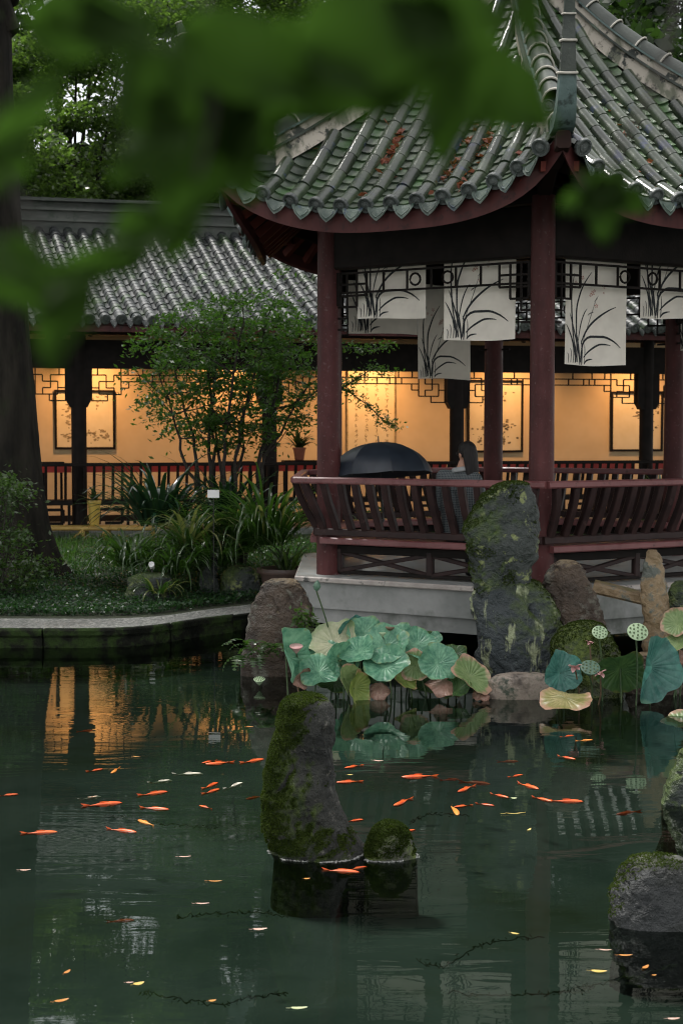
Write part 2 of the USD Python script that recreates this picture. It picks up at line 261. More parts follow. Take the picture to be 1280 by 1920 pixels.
# the pebbled strip along the water and its stone edge, cut into edging stones
left = ed[(ed[:, 0] < -.75)]
st = [left + np.array([0, d, 0]) for d in (0.02, .25, .5, .75, 1.0, 1.15)]
g = np.array(st); g[..., 2] = ZB + .0; g[-1, :, 1] += .15 * noise(left * 2.0)
obj('pebble_path', MB().grid(g), M['gravel'], kind='structure')
base = obj('bank_edge', MB().grid(np.array([left + [0, .1, -.08], left + [0, .1, -.8]])[::-1]), M['edge_stone'], kind='structure')
i = 0; k = 0
while i < len(left) - 6:
    j = min(i + R_.choice((4, 5, 6)), len(left) - 1); seg = left[i:j + 1]; m = MB(); t = nrm(seg[-1] - seg[0]) * .006; pf = R_.uniform(0, .02)
    top = [seg + t * 0 + [0, -.03 - pf, .004], seg + [0, .06, .006], seg + [0, .07, -.1]]
    o = np.array([seg + [0, .07, -.5], seg + [0, .02 - pf, -.5], seg + [0, -.0 - pf, -.09], seg + [0, -.03 - pf, -.06], seg + [0, -.035 - pf, -.012], seg + [0, -.02 - pf, .004], seg + [0, .07, .006]])
    o[:, 0] += t; o[:, -1] -= t
    m.grid(o, flip=True); obj('edging_stone', m, M['edge_stone'], base, smooth=False); i = j
# the near bank where the viewer stands, and the pond's sides
obj('near_bank', MB().grid(np.array([[(x, -60, .35) for x in (-60, 60)], [(x, 1.2, .35) for x in (-60, 60)], [(x, 2.2, -.4) for x in (-60, 60)]])), M['lawn'], kind='structure', smooth=False)

# ================================================================ the pavilion
CX, CY, RC, TH = 1.989, 16.644, 2.444, math.radians(-.44)
C2 = np.array([CX, CY, 0.0])
def vdir(k, off=0): a = math.radians(-90 + 60 * (k + off)) + TH; return np.array([math.cos(a), math.sin(a), 0.0])
def vert(k, r, z): return C2 + vdir(k) * r + np.array([0, 0, z])
FAC = [(vdir(k, .5), nrm(vdir(k + 1) - vdir(k))) for k in range(6)]       # outward normal and direction along each side
def fp(k, a, s, z): n, t = FAC[k]; return C2 + n * a + t * s + np.array([0, 0, z])
AP = RC * math.cos(PI / 6)                                                # the column line
Z_PLAT, Z_SEAT, Z_RAIL, Z_BEAM = .79, 1.2, 1.84, 4.02
pav = thing('pavilion', 'hexagonal open pavilion with dark tiled upturned roof and red columns over the pond', 'pavilion')

def hexring(r, z): return [vert(k, r, z) for k in range(6)]
m = MB(); m.loft([hexring(2.82, .46), hexring(2.82, .735)], caps=True); pl = obj('platform_slab', m, M['concrete'], pav, smooth=False)
m = MB(); m.loft([hexring(2.85, .735), hexring(2.86, .745), hexring(2.86, .778), hexring(2.845, Z_PLAT)], caps=False); obj('coping', m, M['coping'], pl, smooth=False)
m = MB(); m.add(hexring(2.845, Z_PLAT), [[0, 1, 2], [0, 2, 3], [0, 3, 4], [0, 4, 5]]); obj('floor', m, M['floor'], pl, smooth=False)
m = MB(); m.loft([hexring(2.78, .3), hexring(2.78, .46)], caps=True); obj('lower_slab', m, M['concrete'], pl, smooth=False)
for k in range(6):
    m = MB(); m.tube([vert(k, 2.2, -.6), vert(k, 2.2, .3)], .22, 12); obj('pier', m, M['edge_stone'], pav)
M['paving_joint'] = surf('paving_joint', (.03, .03, .028), (.05, .05, .045), rough=.9)
# columns, beams
for k in range(6):
    m = MB(); m.tube([vert(k, RC, z) for z in (Z_PLAT, 1.6, 3.0, 4.62)], (.132, .127, .122, .118), 20)
    obj('column', m, M['red_wood'], pav)
for k in range(6):
    m = MB(); m.bar(vert(k, RC, 4.28), vert(k + 1, RC, 4.28), .12, .5, ch=.02); m.bar(vert(k, RC, 4.62), vert(k + 1, RC, 4.62), .16, .14, ch=.02); obj('beam', m, M['dark_wood'], pav, smooth=False)
    m = MB(); m.bar(vert(k, RC - .1, 4.5), vert(k, .1, 5.3), .13, .16); obj('hip_beam', m, M['dark_wood'], pav, smooth=False)
# leaning-back bench round each side
def bench(k):
    n, t = FAC[k]; half = lambda a: a * math.tan(PI / 6)
    m = MB(); a0 = AP + .19; h = half(a0)
    m.bar(fp(k, a0 - .2, -half(a0 - .2), Z_SEAT - .035), fp(k, a0 - .2, half(a0 - .2), Z_SEAT - .035), .42, .07, ch=.012)
    b = obj('bench', m, M['red_rail'], pav, smooth=False)
    rl = AP + .35; h = half(rl); m = MB(); m.bar(fp(k, rl, -h, Z_RAIL - .03), fp(k, rl, h, Z_RAIL - .03), .1, .07, ch=.014); obj('top_rail', m, M['red_rail'], b, smooth=False)
    lr = AP + .13; h = half(lr); m = MB(); m.bar(fp(k, lr, -h, Z_SEAT + .055), fp(k, lr, h, Z_SEAT + .055), .07, .075, ch=.008); obj('bottom_rail', m, M['baluster'], b, smooth=False)
    cnt = 15
    for i in range(cnt):
        u = (i + .5) / cnt * 2 - 1; pts = []
        for q in np.linspace(0, 1, 8):
            a = AP + .13 + .07 * math.sin(q * PI * .9) + .20 * q ** 1.7; z = Z_SEAT + .09 + (Z_RAIL - .06 - Z_SEAT - .09) * q
            w_ = max(0, abs(u) - .72) / .28; pts.append(fp(k, a, u * half(AP + .13) + math.copysign(w_, u) * (half(AP + .13 + .22 * q ** 1.5) - half(AP + .13)), z))
        m = MB()
        for p, q in zip(pts, pts[1:]): m.prism([(.03, -.036), (.037, -.026), (.037, .026), (.03, .036), (-.03, .036), (-.037, .026), (-.037, -.026), (-.03, -.036)], p, q + (q - p) * .04, up=n, caps=False)
        obj('baluster', m, M['baluster'], b, smooth=False)
    # skirt of crossed bars under the seat
    zs, zf = Z_SEAT - .13, Z_PLAT + .045; a = AP; h = half(a) - .12
    m = MB(); m.bar(fp(k, a, -h, zs), fp(k, a, h, zs), .06, .09); m.bar(fp(k, a, -h, zf - .01), fp(k, a, h, zf - .01), .05, .04); obj('skirt_rail', m, M['dark_wood'], b, smooth=False)
    for u in (-.985, 0, .985):
        m = MB(); m.bar(fp(k, a, u * h, zf), fp(k, a, u * h, zs), .075, .07, up=n); obj('skirt_post', m, M['baluster'], b, smooth=False)
    for u0 in (-.98, 0.02):
        for fl in (0, 1):
            p, q = fp(k, a + .006 * fl, u0 * h, zs - .03), fp(k, a + .006 * fl, (u0 + .96) * h, zf)
            if fl: p[2], q[2] = q[2], p[2]
            m = MB(); m.bar(p, q, .045, .042, up=n); obj('cross_brace', m, M['baluster'], b, smooth=False)
for k in (0, 5, 4, 2, 3): bench(k)
# dark end panel beside the left column, as in a stepped end of the bench
# hanging lattice under the beams
def lattice(k, inset=.0):
    a = AP + inset; H = AP * math.tan(PI / 6) - .11; g = .118; m = MB(); ax = FAC[k]
    def hb(s0, s1, y): m.bar(fp(k, a, s0, Z_BEAM - y), fp(k, a, s1, Z_BEAM - y), .018, .022, ch=0)
    def vb(s, y0, y1): m.bar(fp(k, a, s, Z_BEAM - y0), fp(k, a, s, Z_BEAM - y1), .018, .022, up=ax[0], ch=0)
    hb(-H, H, .03); hb(-H, H, .235)
    for s in np.linspace(-H * .5, H * .5, 5): vb(s, .03, .235)
    for s in np.linspace(-H * .5, H * .5, 4)[1:3]:
        c = fp(k, a, s, Z_BEAM - .132); m.tube([c + .06 * (math.cos(w) * ax[1] + math.sin(w) * np.array([0, 0, 1])) for w in np.linspace(0, 2 * PI, 13)], .012, 5, caps=False)
    for sg in (-1, 1):
        S = lambda i: sg * (H - i * g)
        for i, d in ((0, 5), (1, 4), (2, 3), (3, 2)): vb(S(i), .03, .03 + d * g)
        for y, n_ in ((1, 3), (2, 3), (3, 2), (4, 1), (5, 1)): hb(S(0), S(n_), .03 + y * g)
        # small bracket carved against the column
        m.prism([(-.03, -.35), (.03, -.35), (.03, .0), (-.03, .0)], fp(k, a, S(-.6), Z_BEAM - .02), fp(k, a, S(.35), Z_BEAM - .02))
    obj('hanging_lattice', m, M['dark_wood'], pav, smooth=False)
for k in range(6): lattice(k)

# ---- roof
A0 = 2.944; TAN = math.tan(PI / 6); PITCH_T = .281; NROW = 13
def a_eave(s): return A0 + .30 * min(1, abs(s) / (A0 * TAN)) ** 4
_az = [0.0, .35, 1.02, 1.96, 2.74, 2.944, 3.3]; _zz = [7.75, 7.2, 6.33, 5.37, 4.66, 4.52, 4.3]
from scipy.interpolate import PchipInterpolator
_z0 = PchipInterpolator(_az, _zz)
def zr(a, s):
    tau = np.minimum(1.0, np.abs(s) / np.maximum(a * TAN, 1e-6)); return _z0(a) + .5 * tau ** 3 * np.minimum(1.25, a / A0) ** 1.4 + np.maximum(0, a - A0) * .55 * tau ** 6
def rp(k, a, s, dz=0.0): return fp(k, a, s, float(zr(a, s)) + dz)
def rowframe(k, a, s, h=.03):
    d = nrm(rp(k, a + h, s) - rp(k, a - h, s)); l = nrm(rp(k, a, s + .02) - rp(k, a, s - .02)); u = nrm(np.cross(d, l)); u = u if u[2] > 0 else -u
    return d, nrm(np.cross(u, d)), u
m = MB()                                                                 # the deck, two skins, with parts below it
for k in range(6):
    A = np.linspace(.05, 1, 16); S = np.linspace(-1, 1, 25)
    gtop = [[rp(k, a_eave(q * A0 * TAN) * w - .03, q * (a_eave(q * A0 * TAN) * w - .03) * TAN, -.05) for q in S] for w in A]
    gbot = [[rp(k, a_eave(q * A0 * TAN) * w - .03, q * (a_eave(q * A0 * TAN) * w - .03) * TAN, -.12) for q in S] for w in A]
    m.grid(np.array(gtop)); m.grid(np.array(gbot), flip=True)
roof = obj('roof', m, M['soffit'], pav)
for k in range(6):                                                       # curved fascia under the eave, rafters behind it
    m = MB(); S = np.linspace(-1, 1, 31); pr = []
    for da, dz in ((-.02, -.05), (-.02, -.26), (-.06, -.26), (-.06, -.05)):
        pr.append([rp(k, a_eave(q * A0 * TAN) + da, q * (a_eave(q * A0 * TAN) + da) * TAN, dz) for q in S])
    pr = np.array(pr); m.grid(pr[:2], flip=True); m.grid(pr[1:3], flip=True); m.grid(pr[2:4], flip=True); obj('fascia_board', m, M['fascia'], roof)
    for s in np.arange(-6.5, 7) * .255:
        a1, a2 = a_eave(s) - .07, max(abs(s) / TAN * .98, 1.9); 
        if a1 - a2 < .2: continue
        m = MB(); m.bar(rp(k, a1, s, -.17), rp(k, a2, s * (.85 if abs(s) > 1 else 1), -.17), .07, .09, ch=0); obj('rafter', m, M['rafter'], roof, smooth=False)
    m = MB(); m.bar(vert(k, 2.3, 4.62), vert(k, 3.3, 4.98), .14, .2); m.bar(vert(k, 3.2, 4.82), vert(k, 3.78, 4.9), .13, .16); obj('corner_beam', m, M['soffit'], roof, smooth=False)

M['mortar_pale'] = surf('pale_joint_mortar', (.38, .36, .31), (.55, .52, .46), sc=12, rough=.8)
arc = np.linspace(0, PI, 9)
def barrel(c, d, l, u, L, r0, r1, m=None):
    'one half-round tile: c its lower end, d down the slope'
    m = m or MB(); o = lambda r, x: c - d * x + r * (np.cos(arc)[:, None] * l + np.sin(arc)[:, None] * u)
    m.grid(np.array([o(r0, 0), o(r0 - .001, .02), o(r1, L)])); m.grid(np.array([o(r0 - .014, 0), o(r0, 0)])); return m
def pan(c, d, l, u, L, w, m=None, seg=5):
    m = m or MB(); q = np.linspace(-1, 1, seg); o = lambda x, dz: c - d * x + q[:, None] * w * l + (q[:, None] ** 2 * .03 + dz) * u
    m.grid(np.array([o(0, .014), o(L, -.008)])); m.grid(np.array([o(0, -.008), o(0, .014)])); return m
def disc_end(c, d, l, u, r, m=None):
    m = m or MB(); A = (l, u, d); m.lathe([(r, -.03), (r, .0), (r * .96, .008), (r * .8, .008), (r * .74, -.006), (r * .5, -.006), (r * .42, .004), (r * .16, .006), (r * .12, .014), (.0005, .016)], c, 14, A); return m
def drip(c, d, l, u, w, h, m=None):
    'the pointed tongue that hangs at the end of each channel'
    m = m or MB(); sh = [(-1, .12), (-.98, -.22), (-.62, -.62), (-.25, -.85), (0, -1), (.25, -.85), (.62, -.62), (.98, -.22), (1, .12)]
    top = [c + l * x * w + u * (.028 * x * x) - d * .012 for x, y in sh]; mid = [c + l * x * w * .99 + u * (.028 * x * x + min(y, 0) * h) + d * (.02 - .04 * min(y, 0)) for x, y in sh]
    m.grid(np.array([top, [p + d * .012 for p in top], mid])); bk = [p - d * .014 - u * .004 for p in mid]; m.grid(np.array([mid, bk, [p - d * .02 for p in top]]))
    inner = [c + l * x * w * .6 + u * (.02 + min(y, .0) * h * .62 - .02) + d * (.034 - .03 * min(y, 0)) for x, y in sh]; m.tube(inner, .007, 4, caps=False); return m
stuffs = {'b': MB(), 'p': MB(), 'e': MB()}; npan = 0
for k in (5, 0, 1, 2, 3, 4):
    near = k in (5, 0)
    for j in range(NROW + 1):
        s = (j - (NROW - 1) / 2) * PITCH_T; ae = a_eave(s)
        if j < NROW:                                                     # a row of half-round tiles
            a_top = max(abs(s) / TAN + .17, .33); a = ae + .02; first = True
            while a > a_top + .1:
                d, l, u = rowframe(k, a - .15, s); L = .3 / max(.5, math.hypot(d[0], d[1])) * math.hypot(d[0], d[1]); L = min(L, (a - a_top) / math.hypot(d[0], d[1]))
                if first: d, l, u = rowframe(k, a - .06, s)
                c = rp(k, a, s, .0) + u * .018
                m = barrel(c, d, l, u, L * 1.05, .079, .073)
                (obj('barrel_tile', m, M['tube_tile'], roof) if near else stuffs['b'].mesh(m))
                if first:
                    e = disc_end(c + u * .012 + d * .012, d, l, u, .084); (obj('tile_end_disc', e, M['disc_tile'], roof, smooth=False) if near or k in (1, 4) else stuffs['e'].mesh(e)); first = False
                a -= L * math.hypot(d[0], d[1])
        sp = s - PITCH_T / 2
        if abs(sp) < 1.86:                                               # the channel beside it
            ae = a_eave(sp); a_top = max(abs(sp) / TAN + .12, .33); a = ae + .02; first = True
            while a > a_top:
                d, l, u = rowframe(k, a, sp); c = rp(k, a, sp, -.005); m = pan(c, d, l, u, .15, .105)
                if near and npan < 300 and (k == 5 or a > 1.9): obj('pan_tile', m, M['pan_tile'], roof); npan += 1
                else: stuffs['p'].mesh(m)
                if first: e = drip(c + d * .015, d, l, np.array([0, 0, 1.0]),   .116, .1); (obj('drip_tile', e, M['end_tile'], roof) if near or k in (1, 4) else stuffs['e'].mesh(e)); first = False
                a -= .098
for nm, key, mt in (('barrel_tiles_beyond', 'b', 'tube_tile'), ('pan_tiles_beyond', 'p', 'pan_tile'), ('eave_tiles_beyond', 'e', 'disc_tile')): obj(nm, stuffs[key], M[mt], roof, kind='stuff')
# hip ridges: mortar bands, tile courses and a rounded cap, sweeping up at the tip
def hip_z(r): a = r * math.cos(PI / 6); return float(zr(a, a * TAN)) + .02 * max(0, (r - 3.2) / .6) ** 2
for k in range(6):
    dv = vdir(k); sd = np.array([-dv[1], dv[0], 0]); rr = np.linspace(.25, 3.12, 24)
    def band(z0, z1, w0, w1, r_=rr):
        m = MB(); rings = []
        for r in r_:
            c = C2 + dv * r + np.array([0, 0, hip_z(r)]); sc = 1 - .5 * max(0, (r - 3.0) / .8)
            rings.append([c + sd * w0 / 2 + [0, 0, z0 * sc], c + sd * w1 / 2 + [0, 0, z1 * sc], c - sd * w1 / 2 + [0, 0, z1 * sc], c - sd * w0 / 2 + [0, 0, z0 * sc]])
        rings = np.array(rings)
        for q in range(4): m.grid(np.stack([rings[:, q], rings[:, (q + 1) % 4]], 1))
        m.add(rings[0], [[0, 1, 2, 3]]); m.add(rings[-1], [[3, 2, 1, 0]]); return m
    h = obj('hip_ridge', band(-.08, .115, .24, .2), M['mortar'], roof)
    obj('ridge_course', band(.115, .145, .27, .27), M['ridge'], h); obj('ridge_band', band(.145, .235, .18, .17), M['mortar'], h); obj('ridge_course', band(.235, .26, .24, .24), M['teal_ridge'], h)
    edges = np.linspace(.3, 3.12, 11)
    for e0, e1 in zip(edges, edges[1:]):
        m = MB(); w = np.linspace(0, PI, 9); rings = []
        for r, q in ((e0 - .02, .092), (e1 - .02, .1), (e1 - .0, .108), (e1 + .012, .108)):
            c = C2 + dv * r + np.array([0, 0, hip_z(r) + .26 * (1 - .5 * max(0, (r - 3.0) / .8))]); tl = nrm(np.array([dv[0], dv[1], 0]) + np.array([0, 0, (hip_z(r + .02) - hip_z(r - .02)) / .04])); up = nrm(np.cross(tl, -sd)) ; up = up if up[2] > 0 else -up
            rings.append(c + q * (np.cos(w)[:, None] * sd + 1.15 * np.sin(w)[:, None] * up))
        m.grid(np.array(rings)); m.grid(np.array([rings[-1], rings[-1] * .9 + .1 * rings[-1].mean(0)]))
        cp = obj('ridge_cap_tile', m, M['ridge'], h)
        if k in (0, 5): obj('pale_joint', MB().tube(rings[2] + .003, .009, 5, caps=False), M['mortar'], cp) if False else None
        m = MB(); m.tube(rings[3] + (rings[3] - rings[3].mean(0)) * .03, .012, 5, caps=False); 
        obj('cap_joint', m, M['mortar_pale'] if 'mortar_pale' in M else M['coping'], h)
    for sg in (-1, 1):                                                    # round tile ends that close the ridge
        e = disc_end(C2 + dv * 3.15 + sd * sg * .055 + np.array([0, 0, hip_z(3.12) + .2]), dv, sd, np.array([0, 0, 1.0]), .06); obj('ridge_end_disc', e, M['disc_tile'], h, smooth=False)
    hp = np.array([(3.05, 5.02), (3.3, 5.0), (3.55, 4.99), (3.76, 5.02), (3.87, 5.14), (3.93, 5.36), (3.97, 5.58), (4.0, 5.78), (4.04, 5.98), (4.09, 6.16), (4.15, 6.32)]) + [0, hip_z(3.3) - 4.98]; hw = [.2, .2, .2, .19, .165, .14, .115, .1, .085, .07, .04]; ht = [.16, .18, .2, .22, .22, .19, .16, .13, .11, .09, .05]
    tq = np.linspace(0, 1, len(hp)); hf_, wf_, tf_ = PchipInterpolator(tq, hp), PchipInterpolator(tq, hw), PchipInterpolator(tq, ht); jt = [0, .2, .5, .62, .73, .84, .93, 1.0]
    for q0, q1 in zip(jt, jt[1:]):
        m = MB(); rings = []
        for q in np.linspace(q0, q1, 7):
            r, z = hf_(q); dr, dz = hf_.derivative()(min(q, .999)); tl = nrm(dv * dr + np.array([0, 0, dz])); up = nrm(np.cross(sd, tl)); up = up if np.dot(up, np.array([0, 0, 1.0]) - dv * 1.0) > 0 else -up; c = C2 + dv * r + np.array([0, 0, z]); w, t_ = wf_(q) / 2, tf_(q); a9 = np.linspace(0, PI, 9); sw = 1 + .1 * (q - q0) / (q1 - q0)
            rings.append(np.vstack([c + w * sw * np.cos(a9)[:, None] * sd + t_ * .55 * sw * np.sin(a9)[:, None] * up, [c - w * sd - up * t_ * .45, c + w * sd - up * t_ * .45]]))
        rings = np.array(rings)
        for e0 in range(11): m.grid(np.stack([rings[:, e0], rings[:, (e0 + 1) % 11]], 1)) if e0 >= 8 else None
        m.grid(rings[:, :9]); m.add(rings[-1], [[0, i_, i_ + 1] for i_ in range(1, 10)]); m.add(rings[0], [[0, i_ + 1, i_] for i_ in range(1, 10)])
        hs_ = obj('horn_section', m, M['teal_ridge' if q0 == .2 else 'ridge'], h); mj = MB(); rj = rings[-1] + (rings[-1] - rings[-1].mean(0)) * .1; rj = np.vstack([rj, rj[:1]]); mj.tube(rj, .013 if q0 < .6 else .009, 6); obj('horn_joint', mj, M['mortar_pale'], h)
m = MB(); m.lathe([(.001, 9.0), (.1, 8.9), (.2, 8.7), (.22, 8.5), (.12, 8.3), (.16, 8.2), (.3, 8.05), (.34, 7.9), (.3, 7.75), (.42, 7.62), (.5, 7.4)], C2, 20); obj('finial', m, M['ridge'], roof)

# ================================================================ the gallery behind
G0 = P(148, 810, 25.3); G0[2] = 0; GB = math.radians(13); GU = np.array([math.cos(GB), math.sin(GB), 0]); GW = np.array([-math.sin(GB), math.cos(GB), 0]); GN = -GW
def G(u, w, z): return G0 + GU * u + GW * w + np.array([0, 0, z])
def gu(px, w=0.0): p = onplane(px, 810, G(0, w, 0), GW); return float(np.dot(p - G0, GU))
def gpx(px, py, w): p = onplane(px, py, G(0, w, 0), GW); return float(np.dot(p - G0, GU)), float(p[2])
U0, U1, ZF, WALL = -7.5, 13.5, .6, 2.35
cols = [gu(148) - 3.5, gu(148), gu(505), gu(856), gu(1211), gu(1211) + 3.6]; cols = [cols[0] - 3.4] + cols
gal = thing('gallery', 'long covered gallery with grey tiled roof and warmly lit ochre wall behind the garden', 'gallery')
def gbox(m, u0, u1, w0, w1, z0, z1): m.box(G((u0 + u1) / 2, (w0 + w1) / 2, (z0 + z1) / 2), (abs(u1 - u0), abs(w1 - w0), abs(z1 - z0)), (GU, GW, (0, 0, 1))); return m
obj('floor', gbox(MB(), U0, U1, -.45, WALL - .001, 0, ZF), M['concrete'], gal, smooth=False)
obj('wall', gbox(MB(), U0, U1, WALL, WALL + .3, 0, 5.9), M['plaster'], gal, smooth=False)
obj('skirting', gbox(MB(), U0, U1, WALL - .03, WALL - .002, ZF + .002, ZF + .12), M['dark_wood'], gal, smooth=False)
ZBM0, ZBM1 = 3.43, 3.93
for c in cols:
    m = MB(); m.tube([G(c, 0, ZF + .1), G(c, 0, 4.1)], .135, 14); m.tube([G(c, 0, ZF), G(c, 0, ZF + .1)], .19, 14); cl = obj('column', m, M['dark_wood'], gal)
    m = MB(); m.prism([(-.22, 0), (.22, 0), (.22, -.55), (.18, -.62), (.15, -.68), (-.15, -.68), (-.18, -.62), (-.22, -.55)], G(c, -.1, ZBM0), G(c, .1, ZBM0)); obj('bracket', m, M['dark_wood'], cl, smooth=False)
for c0, c1 in zip(cols, cols[1:]):
    m = MB(); gbox(m, c0, c1, -.08, .08, ZBM0, ZBM1); obj('beam', m, M['dark_wood'], gal, smooth=False)
    # hanging lattice
    g = .113; m = MB(); a, b = c0 + .22, c1 - .22; n = (b - a)
    def S_(side, x): return a + x * g if side == 0 else b - x * g
    def hb(s0, s1, y): m.bar(G(s0, 0, ZBM0 - y * g), G(s1, 0, ZBM0 - y * g), .022, .022, ch=0)
    def vb(s, y0, y1): m.bar(G(s, 0, ZBM0 - y0 * g), G(s, 0, ZBM0 - y1 * g), .022, .022, up=GW, ch=0)
    for sd in (0, 1):
        S = lambda x: S_(sd, x)
        for x, y0, y1 in ((1, 0, 1), (2.3, 1, 3), (3.5, 1, 2), (4.6, 0, 4), (1.2, 2, 4), (3.5, 3, 4), (2.5, 4, 5), (5.7, 0, 1), (5.8, 2, 3), (7.5, 1, 2), (8.5, 1, 2), (0.05, 0, 5)): vb(S(x), y0, y1)
        for x0, x1, y in ((0, 2.3, 1), (1.2, 3.5, 2), (3.5, 10, 1), (1.2, 4.6, 4), (0, 1.2, 3), (2.3, 3.5, 3), (0, 2.5, 5), (4.6, 5.8, 3), (4.6, 10, 2)): hb(S(x0), S(x1), y)
    hb(S_(0, 9.9), S_(1, 9.9), 1); hb(S_(0, 9.9), S_(1, 9.9), 2)
    for x in np.linspace(S_(0, 9.5), S_(1, 9.5), 5): vb(x, 1, 2)
    for x in np.linspace(S_(0, 8), S_(1, 8), 5): vb(x, 0, 1)
    obj('hanging_lattice', m, M['dark_wood'], gal, smooth=False)
    # bench rail with curved balusters
    m = MB(); gbox(m, c0 + .13, c1 - .13, -.22, .2, 1.04, 1.13); b_ = obj('bench', m, M['dark_wood'], gal, smooth=False)
    m = MB(); m.bar(G(c0, -.3, 1.75), G(c1, -.3, 1.75), .08, .06); obj('top_rail', m, M['dark_wood'], b_, smooth=False)
    m = MB(); gbox(m, c0 + .13, c1 - .13, .21, .24, 1.6, 1.71); obj('red_panel', m, M['red_lacquer'], b_, smooth=False)
    nb = int(round((c1 - c0) / .165))
    for i in range(nb):
        u = c0 + (i + .5) * (c1 - c0) / nb; m = MB(); pts = [G(u, -.17 - .07 * math.sin(q * PI * .7) - .1 * q ** 2, 1.13 + .6 * q) for q in np.linspace(0, 1, 6)]
        for p, q in zip(pts, pts[1:]): m.prism([(.024, -.02), (.024, .02), (-.024, .02), (-.024, -.02)], p, q, up=GW, caps=False)
        obj('baluster', m, M['dark_wood'], b_, smooth=False)
    m = MB(); a, b = c0 + .13, c1 - .13                                   # fretwork below the seat
    for q in np.arange(a + .2, b, .62):
        for x0, z0, x1, z1 in ((0, .7, 0, .96), (0, .96, .4, .96), (.4, .72, .4, .96), (.1, .72, .4, .72), (.5, .62, .5, 1.04)):
            m.bar(G(q + x0, -.15, z0), G(q + x1, -.15, z1), .05, .05, up=GW if x0 == x1 else (0, 0, 1), ch=0)
    obj('fretwork', m, M['dark_wood'], b_, smooth=False)
# eave beam line with small rafter ends, lit from inside between them
WE, ZE, WR, ZR = -.85, 4.22, 2.62, 6.2
def groof(t, skew_u, dz=0.0):
    'a point up the slope: t 0 at the eave, 1 at the ridge'
    w = WE + (WR - WE) * t; z = ZE + (ZR - ZE) * (.88 * t + .12 * t * t); return G(skew_u, w, z + dz)
m = MB(); gbox(m, U0, U1, WE + .02, WE + .06, ZE - .2, ZE - .06); obj('fascia_board', m, M['fascia'], gal, smooth=False)
m = MB(); gbox(m, U0, U1, -.07, .07, 4.02, 4.16); obj('purlin', m, M['soffit'], gal, smooth=False)
for u in np.arange(U0 + .2, U1, .27):
    m = MB(); m.bar(groof(.02, u, -.14), groof(.97, u, -.14), .07, .08, ch=0); obj('rafter', m, M['soffit'], gal, smooth=False)
m = MB(); T = np.linspace(0, 1, 9)
for dz, fl in ((-.03, False), (-.09, True)): m.grid(np.array([[groof(t, u, dz) for u in (U0, U1)] for t in T]), flip=fl)
m.grid(np.array([[G(u, WR + 3.2 * t, ZR - 1.9 * t) for u in (U0, U1)] for t in T]))
groofm = obj('roof', m, M['soffit'], gal)
st = {'b': MB(), 'p': MB(), 'e': MB()}; nb = 0; SEG = 30; rng = random.Random(3)
rows = np.arange(U0 + .15, U1 - .1, .268); lo, hi = gu(60, WE), gu(600, WE)
for u0 in rows:
    L = math.hypot(WR - WE, ZR - ZE); wob = rng.uniform(-.015, .015)
    for i in range(SEG):
        t = i / SEG; p0, p1 = groof(t, u0 - .5 * t + wob * math.sin(5 * t)), groof(t + 1 / SEG, u0 - .5 * (t + 1 / SEG) + wob * math.sin(5 * t)); d = nrm(p0 - p1); l = nrm(np.cross((0, 0, 1), d)); u = np.cross(d, l); u = u if u[2] > 0 else -u
        l = np.cross(u, d); j = rng.uniform(-.006, .006)
        mm = MB(); a7 = np.linspace(0, PI, 7); r0 = .1 + rng.uniform(-.005, .005); o = lambda r, x: p0 + l * j + d * .02 - d * x + r * (np.cos(a7)[:, None] * l + np.sin(a7)[:, None] * u) + u * .01
        mm.grid(np.array([o(r0, 0), o(r0 * .9, L / SEG + .03)])); mm.grid(np.array([o(r0 - .02, 0), o(r0, 0)]))
        if lo < u0 < hi and nb < 300 and i < 16: obj('barrel_tile', mm, M['grey_tile'], groofm); nb += 1
        else: st['b'].mesh(mm)
        if i % 2 == 0: st['p'].mesh(pan(p0 + l * .134 - u * .01, d, l, u, L / SEG * 2.2, .075, seg=3))
        if i == 0:
            e = MB().lathe([(.09, -.02), (.09, .0), (.07, .006), (.04, .0), (.001, .01)], p0 + u * .015 + d * .03, 10, (l, u, d)); drip(p0 + l * .134 + d * .03, d, l, np.array([0, 0, 1.]), .07, .1, e)
            (obj('eave_tile', e, M['disc_tile'], groofm, smooth=False) if lo - .5 < u0 else st['e'].mesh(e))
obj('barrel_tiles_beyond', st['b'], M['grey_tile_stuff'], groofm, kind='stuff'); obj('pan_tiles', st['p'], M['grey_tile_stuff'], groofm, kind='stuff'); obj('eave_tiles_beyond', st['e'], M['disc_tile'], groofm, kind='stuff')
m = MB(); gbox(m, U0, U1, WR - .16, WR + .16, ZR - .1, ZR + .12); rg = obj('ridge', m, M['grey_ridge'], groofm, smooth=False)
for w_, z0, z1 in ((.2, .12, .17), (.12, .17, .33), (.17, .33, .38), (.11, .38, .5), (.21, .5, .56)):
    m = MB(); gbox(m, U0, U1, WR - w_, WR + w_, ZR + z0, ZR + z1); obj('ridge_course', m, M['grey_ridge'], rg, smooth=False)
